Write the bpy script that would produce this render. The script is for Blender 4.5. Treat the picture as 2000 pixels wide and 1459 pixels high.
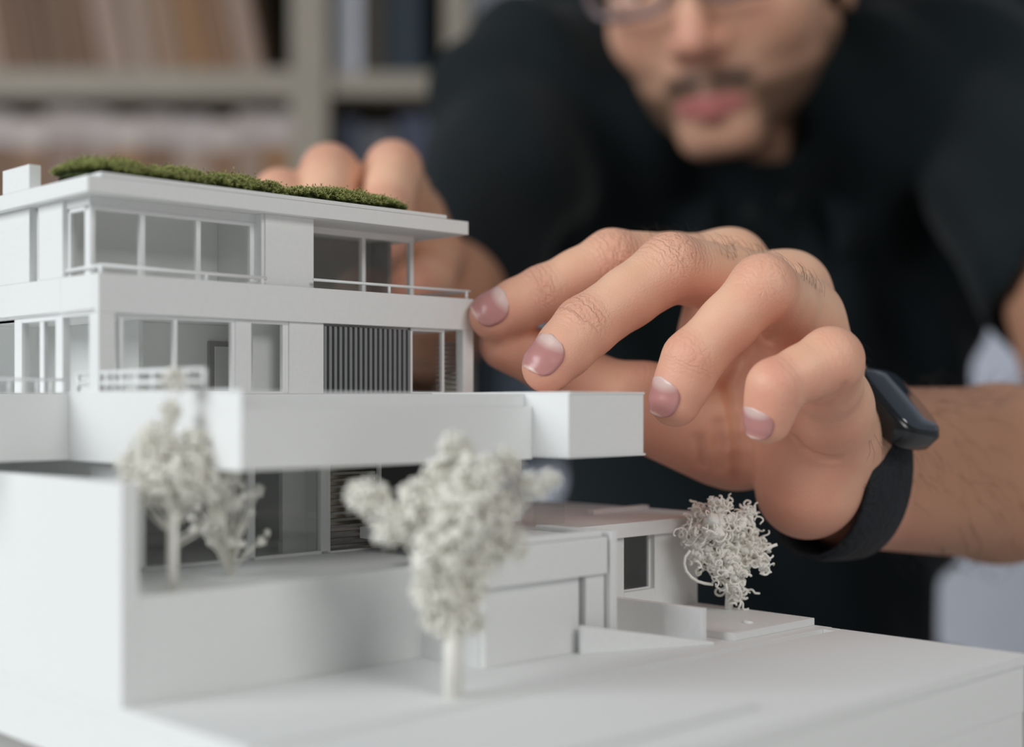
import bpy, bmesh, math, random
import numpy as np
from mathutils import Vector, Matrix, noise as mnoise

random.seed(7); np.random.seed(7)
S = bpy.context.scene
COL = S.collection
for o in list(bpy.data.objects):
    bpy.data.objects.remove(o)

# ------------------------------------------------------------------ camera, world, lights
CAM_Z = 0.862                 # metres above the floor; table top is at 0.75
FPX = 2700.0                  # focal length for a 2000 px wide frame
HOR = 785.0                   # row of the horizon
cam_d = bpy.data.cameras.new('camera'); cam = bpy.data.objects.new('camera', cam_d); COL.objects.link(cam)
cam_d.sensor_width = 36.0; cam_d.lens = FPX / 2000 * 36.0
cam_d.shift_y = (HOR - 729.5) / 2000
cam_d.clip_start = 0.01; cam_d.clip_end = 50
cam.location = (0, 0, CAM_Z); cam.rotation_euler = (math.pi / 2, 0, 0)
cam_d.dof.use_dof = True; cam_d.dof.focus_distance = 0.393
cam_d.dof.aperture_fstop = cam_d.lens / 10.2
S.camera = cam

W = bpy.data.worlds.new('world'); S.world = W; W.use_nodes = True
bg = W.node_tree.nodes['Background']
bg.inputs[0].default_value = (0.93, 0.97, 1.0, 1); bg.inputs[1].default_value = 0.165

def area(name, loc, target, sx, sy, power, color):
    l = bpy.data.lights.new(name, 'AREA'); l.shape = 'RECTANGLE'; l.size = sx; l.size_y = sy
    l.energy = power; l.color = color
    o = bpy.data.objects.new(name, l); COL.objects.link(o); o.location = loc
    d = Vector(target) - Vector(loc); o.rotation_euler = d.to_track_quat('-Z', 'Y').to_euler()
    return o
area('window_light', (-2.15, -0.80, 1.95), (0.05, 0.55, 0.92), 1.7, 1.5, 61, (0.95, 0.98, 1.0))
area('added_fill_light', (0.80, -0.76, 1.72), (0.02, 0.42, 0.86), 0.8, 0.6, 9.2, (1.0, 0.985, 0.96))  # unseen fill lamp, added to brighten the front faces

S.view_settings.view_transform = 'Standard'; S.view_settings.look = 'None'
S.view_settings.gamma = 1.0; S.view_settings.exposure = 0.0
S.view_settings.use_curve_mapping = False
S.cycles.diffuse_bounces = 10; S.cycles.max_bounces = 16; S.cycles.transparent_max_bounces = 24

# ------------------------------------------------------------------ helpers
def at(px, py, d):
    """point seen at column px, row py of the 2000 px frame, d metres from the lens plane"""
    return Vector(((px - 1000) / FPX * d, d, CAM_Z + (HOR - py) / FPX * d))

SA, CA = math.sin(math.radians(45.53)), math.cos(math.radians(45.53))
THETA = math.atan2(CA, SA)    # turn of the model on the table
def fu(px, v):
    """along-front coordinate (mm) of column px on the plane v"""
    s = (px - 1000) / FPX
    return v / (SA - CA * s) * (SA * s + CA)
def lv(px, u):
    """depth coordinate (mm) of column px on the left-facing plane u"""
    s = (px - 1000) / FPX
    return u / (SA * s + CA) * (SA - CA * s)
def uvw(u, v, z):
    return Vector(((SA * u - CA * v) / 1000, (CA * u + SA * v) / 1000, CAM_Z + z / 1000))

def newmat(name):
    m = bpy.data.materials.new(name); m.use_nodes = True
    return m, m.node_tree, m.node_tree.nodes['Principled BSDF']
def N(nt, t, **kw):
    n = nt.nodes.new(t)
    for k, v in kw.items(): setattr(n, k, v)
    return n
def simple(name, rgb, rough=0.5, bump=0.0, scale=400.0, var=0.04, spec=0.5, metal=0.0):
    m, nt, b = newmat(name)
    b.inputs['Roughness'].default_value = rough
    b.inputs['Metallic'].default_value = metal
    b.inputs['Specular IOR Level'].default_value = spec
    tc = N(nt, 'ShaderNodeTexCoord'); nz = N(nt, 'ShaderNodeTexNoise')
    nz.inputs['Scale'].default_value = scale; nz.inputs['Detail'].default_value = 4
    nt.links.new(tc.outputs['Object'], nz.inputs['Vector'])
    rp = N(nt, 'ShaderNodeValToRGB')
    a = [max(0, c * (1 - var)) for c in rgb]; c2 = [min(1, c * (1 + var)) for c in rgb]
    rp.color_ramp.elements[0].color = (*a, 1); rp.color_ramp.elements[1].color = (*c2, 1)
    rp.color_ramp.elements[0].position = 0.3; rp.color_ramp.elements[1].position = 0.7
    nt.links.new(nz.outputs['Fac'], rp.inputs['Fac']); nt.links.new(rp.outputs['Color'], b.inputs['Base Color'])
    if bump > 0:
        bp = N(nt, 'ShaderNodeBump'); bp.inputs['Strength'].default_value = 0.5; bp.inputs['Distance'].default_value = bump
        nt.links.new(nz.outputs['Fac'], bp.inputs['Height']); nt.links.new(bp.outputs['Normal'], b.inputs['Normal'])
    return m

M_CARD = simple('white_card', (0.79, 0.80, 0.795), 0.62, 0.00003, 900, 0.015, 0.3)
M_CARD_LIT = simple('white_card_lit', (0.93, 0.935, 0.93), 0.7, 0, 500, 0.01, 0.2)  # card whitened for the rooms: extra light put into its colour
M_RAIL = simple('white_plastic', (0.84, 0.85, 0.85), 0.4, 0, 500, 0.01)
M_GREY = simple('grey_slat_plastic', (0.23, 0.24, 0.245), 0.45, 0, 500, 0.03)
M_DARK = simple('dark_backing', (0.006, 0.009, 0.011), 0.5, 0, 300, 0.05)
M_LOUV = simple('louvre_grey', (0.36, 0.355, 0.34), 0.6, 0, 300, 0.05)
M_BOARD = simple('board_white', (0.78, 0.79, 0.785), 0.6, 0.00002, 500, 0.015, 0.3)
M_TREE = simple('cream_sponge', (0.83, 0.815, 0.75), 0.9, 0.0002, 900, 0.05, 0.2)
M_CURL = simple('white_wool', (0.93, 0.92, 0.87), 0.85, 0.0001, 1500, 0.07, 0.2)
M_TABLE = simple('table_white', (0.72, 0.72, 0.71), 0.45, 0, 60, 0.02)
M_STEEL = simple('table_steel', (0.35, 0.36, 0.37), 0.35, 0, 60, 0.03, 0.5, 0.8)

def pane_mat(name, tint, gloss):
    m = bpy.data.materials.new(name); m.use_nodes = True; nt = m.node_tree; nt.nodes.clear()
    out = N(nt, 'ShaderNodeOutputMaterial'); mx = N(nt, 'ShaderNodeMixShader')
    tr = N(nt, 'ShaderNodeBsdfTransparent'); gl = N(nt, 'ShaderNodeBsdfGlossy')
    tr.inputs[0].default_value = (*tint, 1); gl.inputs['Roughness'].default_value = 0.05
    mx.inputs[0].default_value = gloss
    nt.links.new(tr.outputs[0], mx.inputs[1]); nt.links.new(gl.outputs[0], mx.inputs[2])
    nt.links.new(mx.outputs[0], out.inputs[0])
    return m
M_PANE = pane_mat('acetate_pane', (0.96, 0.96, 0.955), 0.035)
M_LENS = pane_mat('spectacle_lens', (0.97, 0.97, 0.97), 0.02)

def props(o, label=None, cat=None, group=None, kind=None):
    if label: o['label'] = label
    if cat: o['category'] = cat
    if group: o['group'] = group
    if kind: o['kind'] = kind
    return o
def empty(name, loc, rz=0.0, label=None, cat=None, group=None):
    o = bpy.data.objects.new(name, None); COL.objects.link(o); o.location = loc; o.rotation_euler = (0, 0, rz)
    o.empty_display_size = 0.02
    return props(o, label, cat, group)
def meshobj(name, verts, faces, mat, parent=None, smooth=False, local=True):
    me = bpy.data.meshes.new(name)
    if isinstance(verts, np.ndarray):
        nf = np.asarray(faces, dtype=np.int32)
        k = nf.shape[1]
        me.vertices.add(len(verts)); me.vertices.foreach_set('co', verts.astype(np.float32).ravel())
        me.loops.add(nf.size); me.loops.foreach_set('vertex_index', nf.ravel())
        me.polygons.add(len(nf)); me.polygons.foreach_set('loop_start', np.arange(0, nf.size, k, dtype=np.int32))
        me.update(calc_edges=True)
    else:
        me.from_pydata([tuple(v) for v in verts], [], [tuple(f) for f in faces]); me.update()
    if mat: me.materials.append(mat)
    if smooth: me.polygons.foreach_set('use_smooth', [True] * len(me.polygons))
    o = bpy.data.objects.new(name, me); COL.objects.link(o)
    if parent is not None:
        o.parent = parent
    return o

class MB:
    """collects boxes, prisms and tubes into one mesh"""
    def __init__(s): s.v = []; s.f = []
    def box(s, x0, x1, y0, y1, z0, z1):
        b = len(s.v)
        s.v += [(x, y, z) for z in (z0, z1) for y in (y0, y1) for x in (x0, x1)]
        for f in ((0, 2, 3, 1), (4, 5, 7, 6), (0, 1, 5, 4), (2, 6, 7, 3), (0, 4, 6, 2), (1, 3, 7, 5)):
            s.f.append(tuple(b + i for i in f))
        return s
    def prism(s, poly, z0, z1):
        b = len(s.v); n = len(poly)
        za = z0 if isinstance(z0, (list, tuple)) else [z0] * n
        zb = z1 if isinstance(z1, (list, tuple)) else [z1] * n
        s.v += [(p[0], p[1], z) for p, z in zip(poly, za)] + [(p[0], p[1], z) for p, z in zip(poly, zb)]
        s.f.append(tuple(b + i for i in reversed(range(n)))); s.f.append(tuple(b + n + i for i in range(n)))
        for i in range(n):
            j = (i + 1) % n
            s.f.append((b + i, b + j, b + n + j, b + n + i))
        return s
    def tube(s, pts, rad, n=6, cap=True):
        pts = [Vector(p) for p in pts]; b = len(s.v); m = len(pts)
        rad = rad if isinstance(rad, (list, tuple)) else [rad] * m
        ref = None
        for i, p in enumerate(pts):
            t = (pts[min(i + 1, m - 1)] - pts[max(i - 1, 0)])
            t = t.normalized() if t.length > 1e-12 else Vector((0, 0, 1))
            if ref is None:
                ref = t.orthogonal().normalized()
            ref = (ref - t * ref.dot(t)); ref = ref.normalized() if ref.length > 1e-9 else t.orthogonal().normalized()
            q = t.cross(ref)
            for k in range(n):
                a = 2 * math.pi * k / n
                s.v.append(tuple(p + (ref * math.cos(a) + q * math.sin(a)) * rad[i]))
        for i in range(m - 1):
            for k in range(n):
                k2 = (k + 1) % n
                s.f.append((b + i * n + k, b + i * n + k2, b + (i + 1) * n + k2, b + (i + 1) * n + k))
        if cap:
            s.f.append(tuple(b + k for k in reversed(range(n)))); s.f.append(tuple(b + (m - 1) * n + k for k in range(n)))
        return s
    def ball(s, c, r, seed=0, rough=0.0, squash=1.0, ico=None):
        b = len(s.v)
        base, faces = ico or ICO2
        rnd = random.Random(seed)
        for p in base:
            k = r * (1 + rough * (rnd.random() - 0.5) * 2)
            s.v.append((c[0] + p[0] * k, c[1] + p[1] * k, c[2] + p[2] * k * squash))
        s.f += [tuple(b + i for i in f) for f in faces]
        return s
    def build(s, name, mat, parent=None, smooth=False, bevel=0.0):
        o = meshobj(name, s.v, s.f, mat, parent, smooth)
        if bevel > 0:
            md = o.modifiers.new('bevel', 'BEVEL'); md.width = bevel; md.segments = 2; md.limit_method = 'ANGLE'
        return o
_bm = bmesh.new(); bmesh.ops.create_icosphere(_bm, subdivisions=2, radius=1.0)
ICO2 = ([tuple(v.co) for v in _bm.verts], [tuple(v.index for v in f.verts) for f in _bm.faces]); _bm.free()
_bm = bmesh.new(); bmesh.ops.create_icosphere(_bm, subdivisions=1, radius=1.0)
ICO1 = ([tuple(v.co) for v in _bm.verts], [tuple(v.index for v in f.verts) for f in _bm.faces]); _bm.free()

# ------------------------------------------------------------------ the room
wall_blue = simple('pale_blue_wall', (0.72, 0.75, 0.85), 0.8, 0.0005, 8, 0.03)
floor_m = simple('grey_floor', (0.30, 0.29, 0.28), 0.6, 0.0005, 6, 0.08)
props(MB().box(-3.2, 3.2, -1.6, 2.12, -0.1, 0.0).build('floor', floor_m), kind='structure')
props(MB().box(-3.2, 3.2, 2.12, 2.22, 0.0, 2.6).build('wall_back', wall_blue), kind='structure')
props(MB().box(-3.2, 3.2, 2.10, 2.12, 0.0, 0.09).build('baseboard_back', M_TABLE), kind='structure')

# ------------------------------------------------------------------ table
TABLE_Z = 0.75
t = empty('work_table', (0.05, 0.18, 0), 0, 'plain white work table under the white architectural model', 'table')
MB().box(-0.85, 0.85, -0.40, 0.42, TABLE_Z - 0.03, TABLE_Z).build('tabletop', M_TABLE, t, bevel=0.002)
for sx in (-0.80, 0.80):
    for sy in (-0.35, 0.37):
        MB().box(sx - 0.025, sx + 0.025, sy - 0.025, sy + 0.025, 0, TABLE_Z - 0.03).build('leg', M_STEEL, t, bevel=0.002)

# ------------------------------------------------------------------ model frame: local mm -> metres
HO = (225.0, 330.0, -64.0)       # origin of the house in model coordinates
def lm(mm):                      # builder with model-mm coordinates
    return MMB()
class MMB(MB):
    def build(s, name, mat, parent=None, smooth=False, bevel=0.0):
        s.v = [((x - HO[0]) / 1000, (y - HO[1]) / 1000, (z - HO[2]) / 1000) for x, y, z in s.v]
        return super().build(name, mat, parent, smooth, bevel)
def bx(name, u0, u1, v0, v1, z0, z1, mat=None, parent=None, bevel=0.00018):
    return MMB().box(min(u0, u1), max(u0, u1), min(v0, v1), max(v0, v1), min(z0, z1), max(z0, z1)).build(name, mat or M_CARD, parent, False, bevel)

GZ = -64.0                       # ground of the model
# ---- base
base = empty('site_base', uvw(*HO), THETA, 'thick white base board carrying the street, garden walls and house', 'model base')
BU0, BU1, BV0, BV1 = 144.0, 340.0, 160.0, 440.0
bx('gutter_floor', BU0 + 2, BU1 - 2, 212, 218, GZ - 3.05, GZ - 2.2, M_BOARD, base, 0)
bx('board', BU0, BU1, BV0, BV1, GZ - 15, GZ - 3.0, M_BOARD, base)
MMB().box(BU0, BU1 - 0.6, BV0 - 0.9, 213.0, GZ - 3.0, GZ).box(335, BU1 - 0.6, 213.0, 216.5, GZ - 3.0, GZ).build('road_sheet', M_BOARD, base, False, 0.0003)
bx('kerb', BU0 + 3, 238, 170.5, 173.5, GZ, GZ + 1.3, M_BOARD, base, 0.0004)
bx('plinth_shade', BU0 + 11.6, BU0 + 12, BV0 + 0.6, BV1, -112, GZ - 15, M_LOUV, base)  # grey sheet, paints the shade below the board's overhang
bx('plinth', BU0 + 12, BU1, BV0 + 0.4, BV1, -112, GZ - 15, M_BOARD, base)
bx('driveway', BU0, BU1, 216.5, BV1, GZ - 3.0, GZ, M_BOARD, base)
bx('pavement', fu(1440, 221), 339.5, 222.0, 300, GZ, GZ + 2.1, M_BOARD, base)
bx('boundary_wall', BU0, BU0 + 4.0, 263.0, 430, GZ, -17.0, M_CARD, base)
bx('garden_wall', BU0 + 4.0, 232, 263.0, 266.5, GZ, -41.1, M_CARD, base)
bx('terrace', BU0 + 4.0, 288, 266.5, 430, -45.0, -42.0, M_CARD, base)
bx('low_wall', 292.2, 294.4, 226, 264, GZ, -54.8, M_CARD, base)
MMB().prism([(257.5, 237.2), (293.2, 222.6), (294.2, 224.4), (258.5, 239.2)], GZ, [GZ + 7.3, GZ + 0.7, GZ + 0.7, GZ + 7.3]).build('ramp_wall', M_CARD, base, False, 0.0002)
MB_glue = MMB()
MB_glue.ball((fu(1462, 230), 230, GZ + 2.3), 1.7, 3, 0.2, 0.35)
MB_glue.build('glue_drop', M_RAIL, base, True)

# ---- house
house = empty('house_model', uvw(*HO), THETA, 'white cardboard scale model of a three storey flat-roofed house', 'architectural model')
VF = 314.8
UL, UR = 166.1, 292.3
# roof
bx('roof', 163.2, 290.2, VF, 412, 51.7, 55.8, M_CARD, house)
bx('roof_edge', 166.6, 281.0, VF - 0.25, 411, 55.8, 56.9, M_CARD, house)
bx('chimney', 163.3, 166.6, 346.8, 362.7, 55.8, 62.3, M_CARD, house)
# top storey walls
WT = 23.0
bx('wall', UL, UL + 4.0, lv(122, UL), lv(75, UL), 31.9, 51.7, M_CARD, house)
bx('wall', UL, UL + 5.5, lv(57, UL), 408, 31.9, 51.7, M_CARD, house)
ub0, ub1 = fu(519, 318), fu(613, 318)
bx('wall', ub0, ub1, 318, 380, WT, 51.7, M_CARD, house)
bx('wall', UL + 4, ub0, 342, 344, WT, 51.7, M_CARD_LIT, house)
bx('wall', fu(727, 352), fu(727, 352) + 1.5, 344, 352, WT, 51.7, M_LOUV, house)  # this wall and the next: card greyed to paint in the room's shade
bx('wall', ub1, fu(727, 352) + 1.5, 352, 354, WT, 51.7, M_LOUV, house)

def window(u0, u1, v, z0, z1, mull, w=1.3, depth=1.6, head=1.2, sill=0.8, parent=None, first=True, last=True, name='window_frame'):
    """frame with uprights at the given u positions; each light gets its own pane"""
    mb = MMB()
    ups = ([u0 + w / 2] if first else [u0]) + list(mull) + ([u1 - w / 2] if last else [u1])
    for i, u in enumerate(ups):
        if (i == 0 and not first) or (i == len(ups) - 1 and not last): continue
        mb.box(u - w / 2, u + w / 2, v, v + depth, z0, z1)
    mb.box(u0, u1, v - 0.2, v + depth, z1 - head, z1)
    if sill: mb.box(u0, u1, v, v + depth, z0, z0 + sill)
    fr = mb.build(name, M_RAIL, parent or house, False, 0.00015)
    for a, b in zip(ups[:-1], ups[1:]):
        bx('pane', a, b, v + depth * 0.5, v + depth * 0.5 + 0.25, z0 + sill, z1 - head, M_PANE, fr, 0)
    return fr
def window_side(v0, v1, u, z0, z1, mull, w=1.3, depth=1.6, head=1.2, sill=0.8):
    mb = MMB(); ups = [v0 + w / 2] + list(mull) + [v1 - w / 2]
    for y in ups: mb.box(u, u + depth, y - w / 2, y + w / 2, z0, z1)
    mb.box(u, u + depth, v0, v1, z1 - head, z1)
    if sill: mb.box(u, u + depth, v0, v1, z0, z0 + sill)
    fr = mb.build('window_frame', M_RAIL, house, False, 0.00015)
    for a, b in zip(ups[:-1], ups[1:]):
        bx('pane', u + depth * 0.5, u + depth * 0.5 + 0.25, a, b, z0 + sill, z1 - head, M_PANE, fr, 0)
    return fr
WU = 167.6
window(WU, fu(497, 322), 322, WT, 49.5, [fu(279, 322), fu(388, 322)], 1.4, 1.6, 1.1)
window_side(323.7, lv(122, UL), WU, WT, 49.5, [], 1.2, 1.4, 1.1)
MMB().box(WU - 0.4, ub0, 321.6, 324, 49.5, 51.7).box(WU - 0.4, WU + 2, 324, 334, 49.5, 51.7).build('header', M_CARD, house, False, 0.00018)
bx('window_reveal', fu(497, 322), ub0, 318.6, 326, WT, 51.7, M_CARD, house)
window_side(lv(75, UL), lv(57, UL), UL + 2.0, 31.9, 51.7, [], 1.0, 1.4, 1.0)
window(ub1, fu(808, 331), 331, WT, 51.7, [fu(711, 331)], 1.4, 1.8, 2.0, 0.8, None, False, True)
# parapet band and upper floor
MMB().box(UL, UR, VF, VF + 2.2, 22.2, 31.9).box(UL, UL + 2.2, VF + 2.2, lv(118, UL), 22.2, 31.9).box(UR - 2.2, UR, VF + 2.2, 400, 22.2, 31.9).build('parapet', M_CARD, house, False, 0.00018)
bx('upper_floor', UL, UR - 2.2, VF + 2.2, 410, 22.2, 23.4, M_CARD_LIT, house)
bx('wall', UL, UL + 5.5, lv(118, UL), 410, 22.2, 31.9, M_CARD, house)
# railings
def railing(name_pts, posts, z0, r=0.55, lower=None, post_r=0.6):
    mb = MMB(); mb.tube(name_pts, r, 6)
    if lower:
        mb.tube([(a, b, lower) for a, b, c in name_pts], r * 0.9, 6)
    rl = mb.build('railing', M_RAIL, house, True)
    for (u, v, z1) in posts:
        MMB().tube([(u, v, z0), (u, v, z1)], post_r, 6).build('post', M_RAIL, rl, True)
    return rl
ra = VF + 1.1
railing([(UL + 1.2, lv(130, UL + 1.2), 33.6), (UL + 1.2, ra, 33.9), (fu(520, ra), ra, 33.7)],
        [(UL + 1.2, ra, 33.9), (fu(402, ra), ra, 33.7), (fu(512, ra), ra, 33.5)], 31.5, 0.55)
MMB().tube([(fu(515, ra), ra, 32.6), (fu(515, ra) + 0.01, ra + 13, 32.6)], 0.75, 8).build('roller_tube', M_RAIL, house, True)
railing([(fu(612, ra), ra, 34.3), (fu(917, ra), ra, 34.3), (fu(917, ra), ra + 42, 34.3)],
        [(fu(760, ra), ra, 34.3), (fu(911, ra), ra, 34.3), (fu(917, ra), ra + 40, 34.3)], 31.5, 0.42, None, 0.5)

# second storey
F2 = 2.4
bx('pillar', UL, fu(225, VF), VF, lv(174, UL), F2, 22.2, M_CARD, house)
v2 = VF + 1.6
window(fu(225, v2), fu(459, v2), v2, F2, 22.2, [fu(237, v2), fu(343, v2)], 1.1, 1.5, 0.9, 0.6, None, False, True)
bx('wall', fu(459, v2), fu(490, v2), v2 - 0.3, v2 + 2, F2, 22.2, M_CARD, house)
window(fu(490, v2), fu(563, v2), v2, F2, 22.2, [fu(555, v2)], 0.9, 1.5, 0.9, 0.5, None, False, True)
bx('wall', fu(563, v2), fu(630, v2), v2 - 0.6, v2 + 2, F2, 22.2, M_CARD, house)
scr = bx('slat_screen', fu(630, v2), fu(802, v2), v2 + 1.1, v2 + 1.9, F2, 21.6, M_DARK, house, 0)
n = 18; su0, su1 = fu(632, v2), fu(801, v2)
sw = (su1 - su0) / (n - 0.45)
s0 = None
for i in range(n):
    if s0 is None:
        s0 = MMB().box(su0, su0 + sw * 0.52, v2 - 0.3, v2 + 1.1, F2, 21.5).build('slat', M_GREY, scr, False, 0.0001)
    else:
        c = s0.copy(); COL.objects.link(c); c.parent = scr; c.location.x = sw * i / 1000
window(fu(802, v2), fu(868, v2), v2, F2, 22.2, [], 0.8, 1.5, 0.9, 0.5)
lou = bx('louvre_frame', fu(868, v2 + 8), fu(896, v2 + 8), v2 + 14, v2 + 15, F2, F2 + 0.8, M_LOUV, house, 0)
for i in range(11):
    MMB().box(fu(868, v2 + 8), fu(905, v2 + 8), v2 + 8, v2 + 12, F2 + 1.2 + i * 1.45, F2 + 1.8 + i * 1.45).build('slat', M_LOUV, lou)
MMB().box(fu(905, VF), UR, VF, VF + 3.4, F2, 22.2).build('pillar', M_CARD, house, False, 0.00018)
# left facade of the second storey
fr = MMB()
va, vb, vc, vd = lv(122, UL), lv(108, UL), lv(42, UL), lv(28, UL)
fr.box(UL, UL + 2.2, va, vb, F2, 22.2).box(UL, UL + 2.2, vc, vd, F2, 22.2).box(UL, UL + 2.0, vb, vc, 21.1, 22.2)
fr.box(UL + 0.3, UL + 1.6, lv(83, UL), lv(75, UL), F2, 22.2)
fo = fr.build('window_frame', M_RAIL, house, False, 0.00018)
bx('pane', UL + 0.9, UL + 1.15, vb, lv(83, UL), F2, 21.1, M_PANE, fo, 0)
bx('pane', UL + 0.9, UL + 1.15, lv(75, UL), vc, F2, 21.1, M_PANE, fo, 0)
bx('header', UL, UL + 2.0, lv(174, UL), va, 21.6, 22.2, M_CARD, house)
# inner walls of the second storey
bx('wall', UL + 24, UL + 25.5, 338, 408, F2, 22.2, M_CARD, house)
bx('wall', UL + 25.5, fu(600, 350), 345, 347, F2, 22.2, M_CARD_LIT, house)
idoor = bx('inner_door', fu(408, 344), fu(452, 344), 343.9, 345, F2, 17.5, M_LOUV, house)
bx('door_panel', fu(418, 344), fu(446, 344), 343.5, 343.9, F2 + 1, 16, M_CARD, idoor)
bx('wall', fu(490, 324), fu(560, 324), 323, 325, F2, 22.2, M_CARD, house)
bx('wall', UL + 6, UL + 24, 395, 397, F2, 22.2, M_CARD_LIT, house)
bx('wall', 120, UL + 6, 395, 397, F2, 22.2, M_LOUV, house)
bx('wall', fu(640, 345), fu(790, 345), 345, 347, F2, 22.2, M_CARD, house)
# perforated brick screen beside the right pillar
ps = bx('brick_screen', UR + 1.0, UR + 1.8, VF + 4, VF + 8, F2 - 0.8, F2, M_CARD, house, 0)
for i in range(17):
    off = 0.9 if i % 2 else 0.0
    for k in range(2):
        u = UR + 0.3 + k * 1.5 + off * 0.6
        MMB().box(u, u + 0.95, VF + 4.0 + off, VF + 5.6 + off, F2 + i * 1.05, F2 + i * 1.05 + 0.85).build('brick', M_CARD, ps, False, 0.00008)

# balcony slab with its box at the right end
US = fu(1040, 252)
slab = MMB()
slab.box(UL, US, 252, 410, -14.8, -1.1)
slab.box(UL, US, 255, 410, -1.1, 2.2)
slab.box(US, UR + 1, 292, 410, -14.8, 2.2)
slab.box(119, UL, 330, 410, -14.8, 2.2)
slab.build('balcony_slab', M_CARD, house, False, 0.00015)
bx('slab_facing', UL - 0.3, UL, 251.6, 330, -14.9, 2.6, M_CARD, house)
bxr = fu(1257, 239.2)
bb = bx('balcony_box', US, bxr, 239.2, 292, -13.7, 2.0, M_CARD, house)
bx('lid', US + 0.2, bxr + 0.25, 238.95, 292, 2.0, 2.6, M_CARD, bb)
bx('bottom_plate', US, bxr + 0.7, 239.0, 292, -14.3, -13.7, M_CARD, bb)
# white balustrade on the slab's left edge
rl = MMB()
r0, r1 = 268, 327
for zz in (7.2, 4.6):
    rl.tube([(UL + 0.9, r0, zz), (UL + 0.9, r1, zz)], 0.6, 6)
rl = rl.build('railing', M_RAIL, house, True)
for i in range(9):
    y = r0 + (r1 - r0) * i / 8
    MMB().tube([(UL + 0.9, y, 2.0), (UL + 0.9, y, 7.2)], 0.55, 6).build('post', M_RAIL, rl, True)
rb = MMB().tube([(UL - 1.0, 331, 5.6), (142, 331, 5.6)], 0.35, 6).build('railing', M_RAIL, house, True)
for i in range(7):
    MMB().tube([(UL - 1 - i * 3.6, 331, 2.0), (UL - 1 - i * 3.6, 331, 5.6)], 0.4, 6).build('post', M_RAIL, rb, True)

# ground floor under the slab
G0, G1, vg = -42.0, -14.8, 309.0
window(fu(270, vg), fu(640, vg), vg, G0, G1, [fu(345, vg), fu(492, vg)], 2.2, 2.0, 0.8, 0.9)
bx('wall', 172, 174, vg, 400, G0, G1, M_CARD, house)
bx('wall', fu(505, 340), fu(512, 340), vg + 3, 345, G0, G1, M_CARD, house)
bx('wall', fu(548, 318), fu(622, 318), 317, 319, G0, G1 - 3.5, M_CARD, house)
blind = window(fu(640, vg), fu(830, vg), vg, G0, G1, [fu(743, vg)], 1.0, 1.4, 0.7, 0.6)
for i in range(14):
    MMB().box(fu(645, vg), fu(740, vg), vg + 1.6, vg + 3.4, G0 + 1.2 + i * 1.85, G0 + 1.9 + i * 1.85).build('slat', M_LOUV, blind)
bx('wall', fu(830, vg), fu(1000, vg), vg - 1, vg + 3, G0, G1, M_CARD, house)
bx('wall', 172, UR, 398, 400, G0, G1, M_CARD, house)
gb = bx('glass_corner', fu(1043, 262), fu(1103, 262), 262, 262.5, -33.5, G1, M_PANE, house, 0)
bx('wall', US - 8, US + 20, 276, 279, -33.5, G1, M_CARD, house)
# garage and lower wing
ug0, ug1 = fu(955, 238.6), fu(1187, 238.6)
gar = bx('garage_roof', ug0, ug1, 238.6, 267, -44.5, -35.0, M_CARD, house, 0.0003)
bx('lower_roof', 243, ug1 + 3.4, 267, 309, -38.5, -35.2, M_CARD, house)
bx('upstand', fu(1018, 239), fu(1178, 239), 239.2, 242, -35.0, -33.3, M_CARD, gar, 0.0005)
bx('garage_door', ug0 + 1, fu(1131, 241), 241, 243, GZ, -44.5, M_CARD, house)
bx('pillar', fu(1145, 240), fu(1180, 240), 240, 250, GZ, -44.5, M_CARD, house)
bx('wall', ug0, ug1 + 2, 250, 252, GZ, -44.5, M_CARD, house)
bx('wall', ug0, ug0 + 2, 243, 267, GZ, -44.5, M_CARD, house)
bx('pier', ug1 + 0.8, ug1 + 3.4, 238.2, 266, GZ, -33.6, M_CARD, house, 0.0004)
uw0, uw1 = fu(1203, 264), 340.0
bx('wing_roof', ug1 + 3.4, 343.8, 262.6, 345, -39.3, -35.1, M_CARD, house)
wa, wb = fu(1219, 264.5), fu(1279, 264.5)
bx('wall', ug1 + 3.4, wa, 264.5, 268, GZ, -39.3, M_CARD, house)
bx('wall', wb, uw1, 264.5, 268, GZ, -39.3, M_CARD, house)
bx('wall', wa, wb, 264.5, 268, GZ, -55.6, M_CARD, house)
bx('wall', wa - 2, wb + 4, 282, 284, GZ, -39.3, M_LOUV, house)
window(wa, wb, 266.2, -55.6, -39.3, [], 0.7, 1.0, 0.5, 0.4)
bx('wall', uw1 - 2, uw1, 268, 340, GZ, -39.3, M_CARD, house)
bx('coping_strip', fu(1105, 300), fu(1268, 288), 288, 291, -35.1, -33.4, M_RAIL, house, 0.0003)
bx('roof_rim', 341.8, 343.6, 264, 345, -35.1, -34.2, M_CARD, house)

# ------------------------------------------------------------------ moss on the roof
moss_m, nt, b = newmat('moss_green')
b.inputs['Roughness'].default_value = 0.8
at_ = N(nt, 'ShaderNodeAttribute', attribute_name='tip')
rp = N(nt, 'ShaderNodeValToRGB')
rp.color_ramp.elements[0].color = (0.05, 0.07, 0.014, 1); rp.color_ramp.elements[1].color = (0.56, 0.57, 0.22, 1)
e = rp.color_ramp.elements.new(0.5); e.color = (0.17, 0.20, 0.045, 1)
nt.links.new(at_.outputs['Fac'], rp.inputs['Fac']); nt.links.new(rp.outputs['Color'], b.inputs['Base Color'])

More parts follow.
